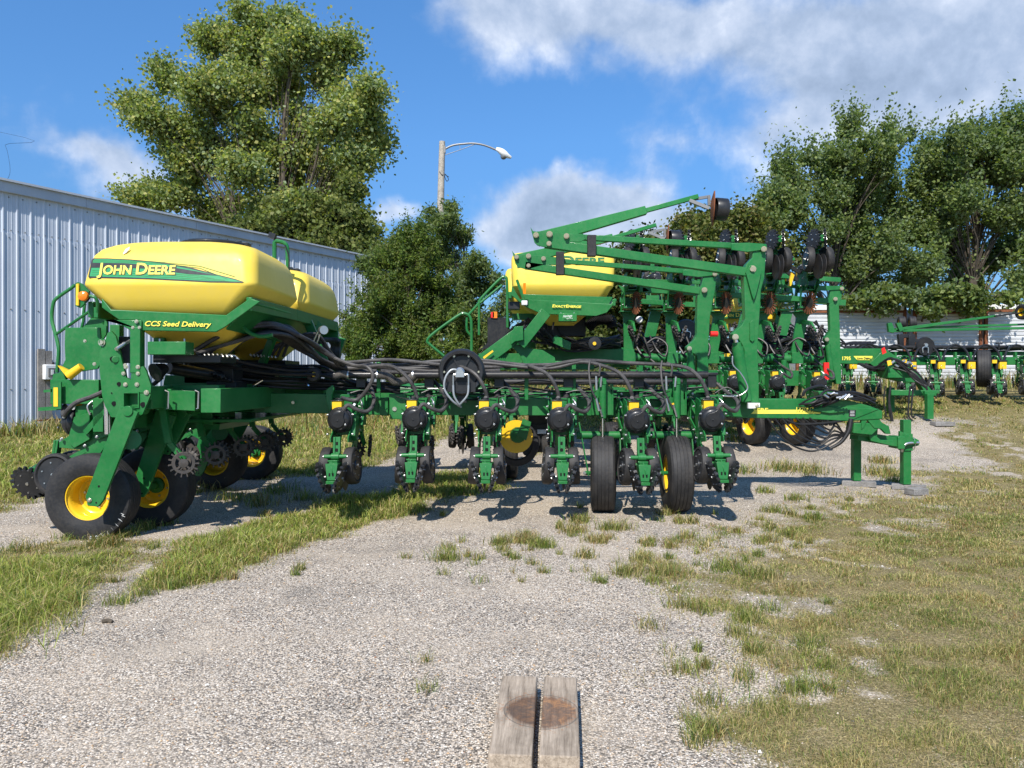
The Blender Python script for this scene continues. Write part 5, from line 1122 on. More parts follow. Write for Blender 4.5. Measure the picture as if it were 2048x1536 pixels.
for i in range(5): m.bolt(P(420+i*9, 838, 7.88), (0, -1, 0), .010)
m.mat('chrome').cyl(P(505, 772, 7.9), P(525, 760, 7.95), .012, n=8).cyl(P(606, 763, 8.3), P(618, 772, 8.3), .012, n=8).cyl(P(214, 800, 6.7), P(216, 868, 6.7), .028, n=14); m.build('latch_plate', A)
# --- far wing, rows opening to the back
m = MB().mat('green').bar((-2.3, 10.75, 1.18), (2.75, 10.95, 1.18), .18, .18); m.cyl((-2.4, 9.6, 1.30), (-.3, 9.5, 1.28), .10, n=16); m.build('wing_bar', A, bevel=.005)
for k in range(6): put_unit(A, (-1.55+k*.77, 11.05, 1.18), rz=R(180))
for x in (-.05, 1.45): wheel(A, (x, 10.9, .42), (-1, 0, 0), .41, .27, .20, dish=.3)
m = MB().mat('yellow').lathe([(.20, 0), (.19, -.03), (.1, -.06), (0, -.06)], (.05, 9.15, .75), (0, -1, 0), 30).mat('green').lathe([(.1, 0), (.09, .04), (0, .05)], (.07, 9.13, .77), (0, -1, 0), 12).prism([(.06, 9.06, .77), (.17, 9.06, .71), (.23, 9.06, .93), (.13, 9.06, .97)], (0, .03, 0)).mat('rubber').lathe([(.20, -.1), (.27, -.08), (.28, .0), (.27, .05), (.2, .06)], (.05, 9.23, .66), (0, -1, 0), 30, caps=False); m.build('transport_wheel', A)
m = MB().mat('black_plastic').box((.36, 9.7, .98), (.3, .25, .5)).box((.36, 9.6, .7), (.3, .2, .35)); 
for s in (-1, 1):
    m.mat('rubber_plain').lathe([(.1, -.05), (.15, -.04), (.15, .04), (.1, .05)], (.36+s*.12, 9.5, .62), (s, -.5, .35), 20)
m.mat('white').box((.37, 9.44, .79), (.11, .01, .05)); m.build('opener_boot', A)
# --- drawbar
Yd = 9.62
m = MB().mat('green')
m.bar(P(640, 800, 9.3), P(1480, 812, 9.55), .25, .25)
m.pp([(1440, 797), (1640, 798), (1652, 804), (1660, 812), (1760, 818), (1700, 842), (1690, 842), (1610, 838), (1490, 836), (1440, 834)], Yd, .25)
m.pp([(1640, 798), (1700, 801), (1740, 812), (1765, 822), (1765, 838), (1700, 842), (1640, 838)], Yd+.01, .23)
m.pp([(1615, 820), (1656, 812), (1690, 819), (1692, 824), (1660, 827)], Yd-.03, .04)
m.pp([(1636, 782), (1668, 782), (1664, 800), (1645, 802)], Yd+.02, .2)
m.build('drawbar', A, bevel=.008)
m = MB().mat('green')     # hitch
m.pp([(1723, 812), (1740, 812), (1765, 846), (1778, 852), (1782, 868), (1772, 868), (1762, 858), (1748, 856), (1735, 840), (1728, 855), (1723, 860)], Yd+.02, .05)
m.pp([(1708, 846), (1760, 846), (1764, 852), (1752, 862), (1744, 870), (1722, 868), (1706, 866)], Yd+.03, .22)
m.bar(P(1705, 858, 9.85), P(1746, 862, 9.85), .26, .15); m.bar(P(1708, 870, 9.85), P(1792, 884, 9.9), .2, .12)
m.pp([(1737, 868), (1752, 872), (1762, 880), (1786, 880), (1788, 893), (1742, 882)], 9.70, .04); m.box(P(1793, 884, 9.9), (.09, .26, .16))
m.pp([(1800, 862), (1838, 880), (1840, 886), (1838, 891), (1818, 896), (1800, 896)], 9.86, .05); m.pp([(1800, 862), (1838, 880), (1840, 886), (1818, 896), (1800, 896)], 10.02, .05)
m.cyl(P(1829, 884, 9.8), P(1829, 884, 10.1), .025, n=12); m.build('hitch', A, bevel=.006)
j = P(1811, 0, 9.93); g1 = .07
m = MB().mat('green').box((j.x, 9.93, g1+.42), (.10, .10, .84)).box((j.x, 9.93, .62), (.125, .13, .22)).mat('steel').tube([(j.x-.09, 9.84, .50), (j.x-.09, 9.82, .56), (j.x-.03, 9.82, .61), (j.x+.12, 9.82, .62)], .018, n=8).tube([(j.x+.06, 9.84, .68), (j.x+.07, 9.82, .60), (j.x+.06, 9.84, .52)], .006, n=6)
m.build('jack_stand', A, bevel=.004)
m = MB().mat('green').bar(P(1712, 868, 10.2), (P(1712, 868, 10.2).x, 10.2, .075+th(4.6, 10.2)), .10, .10, up=(0, 1, 0)); m.build('jack_stand', A, bevel=.004)
m = MB().mat('decal_yellow').pp([(1499, 819.5), (1601, 819.5), (1642, 825.5), (1640, 827.5), (1499, 827.5)], Yd-.004, .003); m.build('drawbar_stripe', A)
text('Deere', .085, 'decal_yellow', P(1492, 823.5, Yd-.007), (1, 0, 0), (0, 0, 1), A, 'lettering', .02, smallcaps=True, width=.275)
text('1770NT', .085, 'decal_black', P(1591, 824, Yd-.007), (1, 0, 0), (0, 0, 1), A, 'lettering', .03, width=.235)
text('1770NT', .085, 'decal_yellow', P(1590.6, 823.5, Yd-.009), (1, 0, 0), (0, 0, 1), A, 'lettering', .015, width=.23)
m = MB().mat('decal_black').pp([(1697, 820), (1712, 820), (1711, 834), (1698, 834)], Yd-.002, .002).mat('white')
for q in range(4): m.pp([(1700, 822+q*3), (1709, 822+q*3), (1709, 822.8+q*3), (1700, 822.8+q*3)], Yd-.004, .002)
m.build('data_plate', A)
m = MB().mat('hose_dark')
for i in range(14):
    a0 = 1600+rng.uniform(-5, 55); m.tube([P(a0, 812+rng.uniform(-4, 2), 9.55+rng.uniform(-.03, .15)), P(a0+28, 800+rng.uniform(-8, 6), 9.5), P(1668+rng.uniform(-12, 12), 787+rng.uniform(-7, 12), 9.5+rng.uniform(-.05, .2)), P(1715, 793+rng.uniform(-8, 8), 9.6), P(1745+rng.uniform(-8, 8), 802+rng.uniform(-5, 6), 9.7)], rng.uniform(.009, .017), n=7)
for i in range(7):
    x0 = 1535+i*14; d = 905-i*7-rng.uniform(0, 6); m.tube([P(x0, 836, 9.6), P(x0+18+i*2, 862-i, 9.6), P(1585+i*9, d-12, 9.62), P(1625+i*6, d, 9.65), P(1660+i*2, d-14, 9.65), P(1690+rng.uniform(-2, 4), 868, 9.7), P(1700+rng.uniform(-3, 3), 840, 9.7)], .012, n=7)
m.tube([P(1572, 840, 9.6), P(1600, 848, 9.6), P(1660, 845, 9.6), P(1700, 838, 9.7)], .016, n=7); m.tube([P(1702, 838, 9.62), P(1697, 862, 9.6), P(1682, 884, 9.6), P(1660, 897, 9.62)], .032, n=9, r1=.02)
m.tube([P(1606, 792, 9.7), P(1612, 780, 9.7), P(1640, 772, 9.8), P(1655, 778, 9.8)], .02, n=7)
m.mat('steel')
for i in range(9): x = 1648+i*6; m.cyl(P(x, 795+rng.uniform(-9, 5), 9.45), P(x+9, 794+rng.uniform(-9, 5), 9.45), .015, n=8)
m.build('hydraulic_lines', A)
# --- marker arms: mast, two folded booms and a disc with its depth drum
def boom(m, a, b, Y, wpx, dep=.09, wpx1=None):
    a_, b_ = P(*a, Y), P(*b, Y); k = Y/FPX; m.bar(a_, b_, dep, wpx*k, up=(0, 0, 1), h1=(wpx1 or wpx)*k)
def marker(parent, Y, mast, hinge, thin, thick, up1, up2, pins, cyl_, drum, stops=()):
    m = MB().mat('green'); m.pp(mast, Y-.06, .12); m.build('marker_mast', parent, bevel=.006)
    m = MB().mat('green'); boom(m, *thin[:2], Y+.02, thin[2], .06); boom(m, *thick[:2], Y-.02, thick[2], .10)
    m.pp(hinge, Y-.07, .014); m.pp(hinge, Y+.07, .014); e = thin[1]; w = thin[2]
    m.pp([(e[0]-42, e[1]-w*.7), (e[0]-10, e[1]-w*.8), (e[0]+28, e[1]-w*.55), (e[0]+30, e[1]+w*.4), (e[0]-10, e[1]+w*.9), (e[0]-42, e[1]+w*.5)], Y-.08, .02)
    m.build('marker_boom', parent, bevel=.004)
    m = MB().mat('green_light'); boom(m, *up1[:2], Y+.06, up1[2], .09, up1[3]); boom(m, *up2[:2], Y+.06, up2[2], .05); m.build('marker_arm', parent, bevel=.004)
    m = MB().mat('zinc')
    for x, y, r in pins: m.cyl(P(x, y, Y-.10), P(x, y, Y-.06), r*1.5, n=18); m.cyl(P(x, y, Y-.125), P(x, y, Y-.10), r, n=12)
    m.build('boom_pins', parent)
    if cyl_:
        (x0, y0), (x1, y1), r = cyl_; m = MB().mat('green').cyl(P(x0, y0, Y-.02), P(x1, y1, Y-.02), r, n=20); q = P(x0, y0, Y-.02); d = (q-P(x1, y1, Y-.02)).normalized(); m.cyl(q, q+d*.05, r*.8, n=16); m.mat('chrome').cyl(q, q+d*.12, r*.45, n=12); m.build('marker_cylinder', parent)
    if drum:
        x, y, s = drum; c = P(x, y, Y); k = s
        m = MB().mat('grey_metal').bar(P(x-45*s, y-16*s, Y+.04), c+Vector((-.03, 0, 0)), .05, .035).bar(P(x-40*s, y-18*s, Y+.08), P(x-4*s, y-24*s, Y+.08), .03, .03).bar(P(x-6*s, y-25*s, Y+.05), P(x-6*s, y-6*s, Y+.05), .03, .02)
        m.build('disc_bracket', parent)
        m = MB().mat('rust').lathe([(.0, .018), (.10, .012), (.185, -.01), (.19, -.02), (.185, -.014), (.10, .008), (.0, .012)], c, (-1, .20, .05), 36, caps=False); m.build('marker_disc', parent)
        m = MB().mat('black_plastic').lathe([(.115, 0), (.122, .01), (.122, .13), (.112, .135), (.108, .02), (0, .02)], c+Vector((.03, .02, 0)), (1, .12, -.05), 30, caps=False); m.build('depth_drum', parent)
    if stops:
        m = MB().mat('rubber_plain')
        for (x, y, w, h) in stops: m.box(P(x, y, Y-.08), (w*Y/FPX, .08, h*Y/FPX))
        m.build('boom_rest', parent, bevel=.006)
marker(A, 8.25, [(1488, 552), (1493, 528), (1505, 515), (1506, 494), (1530, 492), (1532, 509), (1529, 555), (1522, 580), (1519, 634), (1515, 695), (1518, 770), (1518, 806), (1488, 806), (1489, 700), (1484, 688), (1478, 680), (1467, 677), (1465, 667), (1484, 650), (1491, 636)],
       [(1061, 454), (1066, 462), (1073, 463), (1090, 461), (1135, 468), (1166, 467), (1172, 478), (1160, 484), (1132, 484), (1100, 494), (1088, 494), (1075, 491), (1069, 485)],
       ((1130, 473), (1505, 494), 11), ((1090, 487), (1494, 545), 17), ((1075, 479), (1291, 421), 27, 16), ((1285, 423), (1396, 393), 9),
       [(1072, 470, .02), (1099, 468, .022), (1133, 472, .02), (1098, 487, .018), (1528, 498, .02), (1505, 538, .026), (1471, 674, .022)], ((1475, 694), (1494, 802), .062), (1424, 417, 1.0), ((1183, 492, 17, 42),))
m = MB().mat('green').pp([(1492, 545), (1500, 530), (1514, 530), (1523, 540), (1520, 558), (1512, 590), (1508, 600), (1504, 590)], 8.15, .03).pp([(1500, 645), (1506, 640), (1509, 645), (1509, 680), (1505, 684), (1500, 680)], 8.17, .02).mat('steel').tube([P(1465, 712, 8.1), P(1466, 730, 8.1), P(1480, 745, 8.1), P(1492, 765, 8.1), P(1494, 780, 8.1), P(1475, 792, 8.1), P(1445, 792, 8.1)], .009, n=7); m.build('mast_plate', A, bevel=.003)
m = MB().mat('green').pp([(1440, 792), (1500, 793), (1506, 800), (1508, 822), (1496, 834), (1440, 832)], 8.35, .12).pp([(1420, 790), (1500, 790), (1500, 794), (1420, 794)], 8.25, .3).mat('white').pp([(1497, 806), (1520, 806), (1520, 814), (1508, 817), (1497, 817)], 8.12, .05).mat('zinc').bolt(P(1514, 812, 8.12), (0, -1, 0), .014); m.build('mast_foot', A, bevel=.005)
marker(A, 9.9, [(1395, 596), (1397, 580), (1404, 568), (1408, 546), (1430, 545), (1433, 552), (1431, 575), (1420, 634), (1416, 710), (1420, 802), (1396, 802), (1394, 712), (1389, 708), (1374, 700), (1373, 694), (1388, 680), (1394, 668)],
       [(1024, 501), (1029, 508), (1034, 510), (1050, 509), (1090, 512), (1120, 515), (1124, 524), (1112, 530), (1088, 530), (1062, 537), (1050, 538), (1038, 535), (1031, 528)],
       ((1095, 520), (1408, 546), 9), ((1050, 531), (1398, 582), 14), ((1035, 520), (1225, 475), 22, 13), ((1220, 477), (1312, 450), 7),
       [(1033, 514, .02), (1057, 512, .022), (1087, 517, .02), (1057, 531, .018), (1430, 548, .02), (1409, 580, .024), (1379, 697, .02)], ((1381, 712), (1386, 800), .05), (1334, 478, .8), ((1120, 527, 16, 46),))
# ================================================================ PLANTER B : the second planter, raised units on its wing
gB = th(2, 13.5)
B = thing('planter', (.8, 13.4, th(.8, 13.4)), 'second green planter behind the nearest one, its rear row units raised in the air', 'planter', 'folded planters parked on the lot')
def tankB(cx, cy, hx, hy):
    lv = [(2.30, .25, .2, .06), (2.46, .5, .35, .08), (2.66, .80, .78, .12), (2.68, .83, .84, .14), (2.80, .90, .96, .13), (2.87, .97, 1.0, .12), (2.90, .975, 1.0, .12), (3.16, 1.0, .93, .12), (3.29, 1.0, .90, .12), (3.34, .985, .88, .12), (3.39, .95, .84, .14), (3.41, .85, .74, .15)]
    m = MB().mat('yellow_plastic'); loft(m, [rrect(cx, cy, a*hx, b*hy, r, z) for z, a, b, r in lv]); return m.build('seed_tank', B, angle=24, bevel=.012)
TB = tankB(.79, 12.3, .80, .70); tankB(.68, 14.0, .80, .75)
fb = Vector((0, -.07*.70, 0)); 
text('John Deere', .20, 'green', Vector((.10, 12.3-.70*.915-.012, 3.20)), (1, 0, 0), (0, .17, 1), TB, 'lettering', .03, smallcaps=True, width=1.35)
m = MB().mat('green'); m.pp([(1024, 572), (1040, 598), (1222, 608), (1230, 596), (1234, 600), (1214, 625), (1192, 632), (1084, 628), (1052, 614), (1022, 590)], 11.5, .03)
m.pp([(1040, 588), (1226, 594), (1212, 620), (1062, 616)], 11.58, .03); m.bar(P(1228, 605, 11.5), P(1216, 612, 13.2), .05, .1); m.bar(P(1020, 590, 11.5), P(1025, 600, 13.2), .05, .1)
m.bar((-.0, 12.3, 2.45), (1.5, 12.3, 2.45), .1, .1); m.build('tank_cradle', B, bevel=.006)
text('ExactEmerge', .062, 'decal_yellow', P(1104, 614.5, 11.47), (1, 0, -.02), (0, 0, 1), B, 'lettering', .03, smallcaps=True, shear=.15, width=.44)
m = MB().mat('green_light').box(P(1135, 635, 11.45), (.27, .12, .12)).mat('steel').cyl(P(1122, 630, 11.45), P(1122, 625, 11.45), .01, n=6).cyl(P(1148, 630, 11.45), P(1148, 625, 11.45), .01, n=6); BX = m.build('dealer_box', B, bevel=.005)
text('Heritage', .055, 'white', P(1125.5, 635, 11.35), (1, 0, .08), (0, 0, 1), BX, 'lettering', .01, shear=.4, width=.14)
text('TRACTOR', .026, 'white', P(1132, 638.5, 11.35), (1, 0, .05), (0, 0, 1), BX, 'lettering', .0, width=.10)
m = MB().mat('green'); m.bar(P(962, 724, 11.6), P(1038, 668, 11.6), .10, .21); m.bar(P(1040, 690, 11.5), P(1092, 624, 11.5), .06, .17); m.pp([(1029, 653), (1046, 652), (1047, 680), (1030, 683), (1022, 690), (1020, 672)], 11.4, .1)
m.pp([(1020, 690), (1048, 688), (1060, 697), (1085, 700), (1110, 715), (1112, 735), (1050, 735), (1040, 710)], 11.6, .03); m.pp([(1110, 722), (1126, 722), (1126, 735), (1110, 735)], 11.5, .3)
m.box(((1150-CX)/FPX*13.0, 13.0, 1.82), (2.0, .22, .26)); m.box((.35, 13.4, 1.70), (2.1, 1.0, .20)); m.cyl((.2, 12.6, 1.95), (.2, 12.6, 2.15), .2, n=18); m.box((-.1, 12.2, 1.75), (.9, .2, .2)); m.pp([(1105, 676), (1112, 670), (1142, 685), (1141, 700), (1132, 698), (1106, 686)], 11.8, .05)
m.pp([(1228, 695), (1248, 695), (1262, 735), (1225, 735)], 13.2, .3)
m.build('centre_frame', B, bevel=.006)
m = MB().mat('sticker').prism([P(966, 714, 11.48), P(985, 700, 11.48), (P(987, 703, 11.48)), P(968, 718, 11.48)], (0, .004, 0)); m.build('sticker', B)
m = MB().mat('green').tube([P(888, 712, 11.8), P(861, 690, 11.8), P(855, 681, 11.8), P(868, 666, 11.8), P(915, 632, 11.8), P(930, 627, 11.8), P(941, 636, 11.8), P(943, 660, 11.8), P(943, 705, 11.8)], .022, n=8, sub=5)
m.tube([P(935, 632, 12), P(958, 606, 12), P(963, 596, 12), P(1000, 558, 12), P(1010, 555, 12), P(1014, 566, 12), P(1015, 655, 12)], .022, n=8, sub=5).tube([P(958, 600, 12), P(958, 670, 12)], .02, n=8).tube([P(960, 606, 12), P(1004, 570, 12)], .02, n=8).tube([P(934, 635, 12.2), P(934, 660, 12.2), P(943, 672, 12.2)], .02, n=8); m.build('ladder_rail', B)
m = MB().mat('black_paint').pp([(975, 635), (1018, 635), (1022, 650), (1000, 690), (960, 700), (975, 685)], 12.1, .02).mat('orange').box(P(990, 630, 12.1), (.07, .05, .10)).mat('red').box(P(985, 630, 12.1), (.05, .05, .09)); m.build('step_guard', B)
m = MB().mat('white').box(P(1049, 606, 11.4), (.09, .06, .07)).mat('black_plastic').box(P(1028, 612, 11.7), (.18, .2, .12)); m.build('work_lamp', B, bevel=.01)
m = MB().mat('orange').box(P(1049, 577, 11.35), (.04, .02, .16)).mat('green').bar(P(1034, 560, 11.5), P(1048, 600, 11.4), .03, .03); m.build('marker_flag', B)
# hoses under the tank
m = MB().mat('hose_dark')
for i in range(26):
    Yh = 11.9+rng.uniform(0, .9); a0 = rng.uniform(1055, 1120); m.tube([P(a0, 640+rng.uniform(-6, 12), Yh), P(a0+5+rng.uniform(-20, 20), 665+rng.uniform(-5, 12), Yh), P(1130+rng.uniform(-20, 30), 690+rng.uniform(-12, 12), Yh), P(1190, 688+rng.uniform(-14, 12), Yh+.3), P(1240, 680+rng.uniform(-10, 18), Yh+.8)], rng.uniform(.014, .024), n=7)
for i in range(5): m.tube([P(990+i*4, 700, 12), P(1010+i*4, 672, 12), P(1035+i*4, 650-i*2, 11.9), P(1065, 642, 12)], .02, n=7)
m.corr([P(1175, 655, 12), P(1195, 640, 12), P(1220, 640, 12), P(1224, 655, 12)], .085, 14, .02); m.box(P(1120, 655, 12.5), (.8, .5, .3)); m.build('seed_hoses', B)
m = MB().mat('black_plastic').lathe([(.09, 0), (.10, .02), (.10, .05), (.03, .06)], P(1189, 687, 11.8), (0, -1, 0), 22).mat('sticker').cyl(P(1189, 687, 11.74), P(1189, 687, 11.72), .028, n=10); m.build('pipe_cap', B)
# wing: round bar, uprights carrying the raised units, lowered units below
Yb = 13.7
m = MB().mat('green'); m.cyl(P(1235, 715, Yb), P(1642, 718, Yb), .075, n=20); m.box(P(1245, 722, Yb), (.2, .25, .3)); m.bar(P(1240, 760, Yb+.1), P(1660, 762, Yb+.1), .2, .18); m.bar(P(1300, 795, Yb), P(1500, 797, Yb), .12, .1)
for x in (1290, 1375, 1480, 1570): m.bar(P(x, 715, Yb), P(x, 765, Yb), .06, .08, up=(0, 1, 0))
for x in (1320, 1395, 1465, 1548): m.cyl(P(x-6, 717, Yb), P(x+6, 717, Yb), .079, n=20)
m.pp([(1640, 700), (1655, 702), (1662, 720), (1670, 765), (1650, 765), (1640, 735)], Yb-.1, .1)
m.build('wing_bar', B, bevel=.005)
m = MB().mat('sticker').pp([(1449, 707), (1461, 707), (1461, 713), (1449, 713)], Yb-.13, .004); m.build('sticker', B)
up_px = [1256, 1341, 1436, 1523, 1603]
for x in up_px:
    m = MB().mat('green'); b0 = P(x+2 if x < 1400 else x-12, 716, Yb); t0 = P(x+2, 632, Yb)
    m.prism([b0+Vector((-.09, 0, 0)), b0+Vector((.09, 0, 0)), t0+Vector((.10, 0, -.02)), t0+Vector((.17, 0, .06)), t0+Vector((-.17, 0, .06)), t0+Vector((-.10, 0, -.02))], (0, .06, 0))
    m.box(t0+Vector((0, -.05, .07)), (.36, .25, .02)); m.box(b0+Vector((0, 0, 0)), (.2, .22, .2))
    for s in (-1, 1): m.bar(t0+Vector((s*.15, -.05, .07)), t0+Vector((s*.13, -.08, .42)), .02, .03)
    m.build('lift_arm', B, bevel=.004)
for x in up_px: X = P(x+2, 0, Yb).x; put_unit(B, (X, Yb-.02, P(x, 632, Yb).z+.12), rx=R(-90), scale=1.12, drop=('vacuum_hose', 'air_spring'))
for x in up_px:
    m = MB().mat('rust'); c = P(x+16, 606, Yb-.35)
    for i in range(20):
        t = 6.283*i/20; d = Vector((math.cos(t)*.35, -math.cos(t)*.9, math.sin(t))); m.bar(c+d*.08, c+d*.20, .016, .022, up=(1, .3, 0))
    m.mat('disc_steel').lathe([(.10, -.01), (.10, .01)], c, (1, .3, 0), 16)
    m.build('residue_wheel', B)
m = MB().mat('grey_hose')
for x in up_px: m.tube([P(x+22, 500, Yb-.1), P(x+20, 520, Yb-.1), P(x+12, 532, Yb-.1)], .025, n=7)
m.mat('hose_dark')
for x in up_px:
    for k in range(7): m.tube([P(x-20, 650+rng.uniform(-5, 40), Yb+.1), P(x+20, 660+rng.uniform(10, 40), Yb+.15), P(x+40, 690+rng.uniform(-10, 20), Yb), P(x+62, 685+rng.uniform(-10, 20), Yb+.1)], rng.uniform(.010, .024), n=6)
    m.tube([P(x+28, 665, Yb), P(x+38, 690, Yb-.1), P(x+44, 712, Yb-.12), P(x+30, 712, Yb-.12), P(x+15, 690, Yb)], .02, n=7)
m.build('vacuum_hoses', B)
m = MB().mat('black_plastic').lathe([(.2, -.05), (.22, 0), (.2, .04), (0, .04)], P(1372, 662, 13.9), (0, -1, 0), 30).mat('steel').box(P(1370, 660, 13.8), (.1, .04, .04)).tube([P(1365, 672, 13.8), P(1365, 664, 13.8), P(1380, 664, 13.8), P(1380, 675, 13.8)], .01, n=6).mat('white').lathe([(.05, 0), (.07, .04), (.05, .08)], P(1278, 640, 14.5), (0, -1, 0), 14); m.build('vacuum_fan', B)
dn_px = [1296, 1380, 1465, 1548, 1632]
for x in dn_px: X = (x-CX)/FPX*(Yb-.5); put_unit(B, (X, Yb-.02, P(0, 748, Yb).z), drop=('air_spring',))
for x in (1505, 1592):
    X = (x-CX)/FPX*Yb; zc = th(X, Yb)+.37; wheel(B, (X, Yb-.05, zc), (-1, -.35, 0), .37, .26, .19, dish=.3)
# far wing of B, seen between the masts
m = MB().mat('green').cyl(P(1260, 712, 15.7), P(1620, 714, 15.7), .08, n=16).bar(P(1260, 748, 15.8), P(1620, 750, 15.8), .2, .18).bar(P(1500, 548, 15.4), P(1680, 560, 15.4), .08, .09).bar(P(1480, 590, 15.5), P(1690, 606, 15.5), .1, .12).bar(P(1240, 600, 15.4), P(1420, 612, 15.4), .1, .1); m.build('wing_bar', B, bevel=.005)
for x in (1306, 1398, 1488, 1568):
    m = MB().mat('green').bar(P(x-16, 712, 15.7), P(x+6, 622, 15.7), .07, .22, up=(1, 0, 0)).box(P(x+6, 620, 15.7), (.34, .2, .03)); m.build('lift_arm', B, bevel=.004)
    put_unit(B, P(x-10, 722, 15.9), rz=R(180), drop=('air_spring', 'closing_wheel')); put_unit(B, P(x+6, 612, 15.75), rx=R(-90), rz=R(180), drop=('air_spring', 'vacuum_hose'))
m = MB().mat('hose_dark')
for i in range(16):
    y0 = rng.uniform(676, 700); m.tube([P(x, y0+rng.uniform(-9, 9), Yb+.28+rng.uniform(-.05, .3)) for x in range(1232, 1640, 45)], rng.uniform(.014, .026), n=6, sub=4)
for x in (1300, 1385, 1500, 1585): m.tube([P(x, 672, Yb+.1), P(x+14, 700, Yb-.1), P(x+30, 712, Yb-.15), P(x+34, 690, Yb-.1), P(x+12, 676, Yb), P(x-10, 690, Yb)], .018, n=7)
m.build('seed_hoses', B)
m = MB().mat('red').box(P(1652, 742, Yb-.3), (.085, .06, .30)).cyl(P(1421, 668, 12.5), P(1435, 668, 12.5), .045, n=14); m.build('red_cylinder_lock', B)
m = MB().mat('green').cyl(P(1568, 720, Yb-.2), P(1567, 765, Yb-.2), .05, n=14).mat('chrome').cyl(P(1567, 755, Yb-.2), P(1570, 785, Yb-.2), .025, n=12).mat('steel').cyl(P(1463, 662, 12.9), P(1463, 655, 12.9), .04, n=12); m.build('lift_cylinder', B)
marker(B, 13.55, [(1658, 598), (1661, 582), (1668, 572), (1684, 571), (1686, 577), (1683, 596), (1678, 610), (1680, 660), (1683, 768), (1673, 768), (1664, 720), (1661, 690), (1651, 683), (1650, 676), (1661, 660), (1659, 620)],
       [(1236, 570), (1250, 574), (1290, 575), (1300, 582), (1250, 590)], ((1260, 560), (1660, 576), 6), ((1250, 578), (1658, 602), 10), ((1550, 532), (1588, 518), 5, 5), ((1545, 545), (1570, 530), 5),
       [(1684, 577, .022), (1671, 598, .024), (1654, 679, .024)], ((1655, 688), (1664, 760), .05), None)
m = MB().mat('black_plastic').bar(P(1575, 530, 13.3), P(1600, 545, 13.3), .05, .06).bar(P(1570, 540, 13.3), P(1595, 560, 13.3), .05, .06).mat('yellow').pp([(1583, 545), (1589, 550), (1582, 572), (1577, 572)], 13.2, .05); m.build('folding_link', B)
# third small machine with a yellow hopper seen behind B
gD = th(6, 17); D = thing('planter', (6.2, 17.5, th(6.2, 17.5)), 'planter mostly hidden, its small yellow hopper showing between the tall green masts', 'planter', 'folded planters parked on the lot')
hx = (1462-CX)/FPX*17
m = MB().mat('yellow_plastic'); z0 = P(0, 657, 17).z; z1 = P(0, 608, 17).z
loft(m, [rrect(hx, 17.4, .17, .2, .05, z0-.05), rrect(hx, 17.4, .34, .35, .08, z0+.22), rrect(hx, 17.4, .36, .38, .08, z1), rrect(hx, 17.4, .30, .3, .08, z1+.15)]); m.build('seed_hopper', D, angle=50)
text('John Deere', .12, 'decal_yellow', P(1444, 633.5, 17.0), (1, 0, 0), (0, 0, 1), D, 'lettering', .03, smallcaps=True, width=.62)
m = MB().mat('green').pp([(1440, 624), (1500, 624), (1500, 637), (1440, 637)], 17.005, .02); m.bar((4.4, 17.6, 2.1), (7.3, 17.8, 2.1), .2, .2)
for x in (4.8, 5.6, 6.3, 6.9): m.bar((x, 17.6, 2.1), (x+.1, 17.5, 1.3), .1, .1)
for x, y, x1, y1 in [(1480, 640, 1510, 690), (1530, 640, 1500, 700), (1560, 620, 1540, 690), (1590, 600, 1610, 640), (1540, 610, 1580, 650)]: m.bar(P(x, y, 16.6), P(x1, y1, 16.6), .05, .1)
m.build('frame', D, bevel=.004)
m = MB().mat('yellow').box(P(1530, 633, 16.8), (.5, .25, .15)).box(P(1490, 605, 16.8), (.2, .2, .15)); m.build('yellow_panels', D, bevel=.02)
m = MB().mat('hose_dark')
for i in range(30): a0 = rng.uniform(1440, 1640); m.tube([P(a0, rng.uniform(640, 690), 16.3), P(a0+20, rng.uniform(650, 700), 16.3), P(a0+45, rng.uniform(660, 700), 16.4), P(a0+60, rng.uniform(650, 690), 16.4)], rng.uniform(.012, .025), n=6)
for i in range(30): a0 = rng.uniform(1130, 1440); m.tube([P(a0, rng.uniform(690, 730), 15), P(a0+20, rng.uniform(690, 735), 15), P(a0+45, rng.uniform(690, 735), 15.2), P(a0+60, rng.uniform(690, 730), 15)], rng.uniform(.012, .025), n=6)
m.build('hoses', D)
for x in (5.1, 5.9, 6.7): put_unit(D, (x, 17.3, 1.95), drop=('air_spring', 'vacuum_hose'))

# ================================================================ PLANTER C : far right, lettered drawbar
Yc_ = 19.0
C = thing('planter', (11, 19.2, th(11, 19.2)), 'far right green planter, drawbar lettered 1795, standing in front of the white trailers', 'planter', 'folded planters parked on the lot')
Yq = 17.0
m = MB().mat('green'); m.pp([(1676, 697), (1770, 697), (1775, 705), (1790, 712), (1775, 730), (1676, 727)], Yq, .3)
m.pp([(1770, 697), (1800, 718), (1835, 745), (1865, 782), (1850, 785), (1838, 765), (1800, 763), (1770, 755), (1755, 738), (1740, 727)], Yq-.2, .2)
m.box(P(1790, 742, Yq-.4), (.5, .4, .3)); m.bar(P(1780, 785, Yq-.4), P(1870, 786, Yq-.6), .22, .12); m.pp([(1850, 782), (1873, 782), (1871, 790), (1850, 792)], Yq-.9, .1)
m.build('drawbar', C, bevel=.008)
m = MB().mat('decal_yellow').pp([(1707, 712), (1745, 712), (1745, 720), (1714, 720)], Yq-.006, .003); m.build('drawbar_stripe', C)
text('1795', .11, 'decal_yellow', P(1683, 720, Yq-.006), (1, 0, 0), (0, 0, 1), C, 'lettering', .035, width=.19)
text('John Deere', .065, 'decal_black', P(1714, 718.5, Yq-.012), (1, 0, 0), (0, 0, 1), C, 'lettering', .02, smallcaps=True, width=.31)
fx = lambda px, Y: (px-CX)/FPX*Y
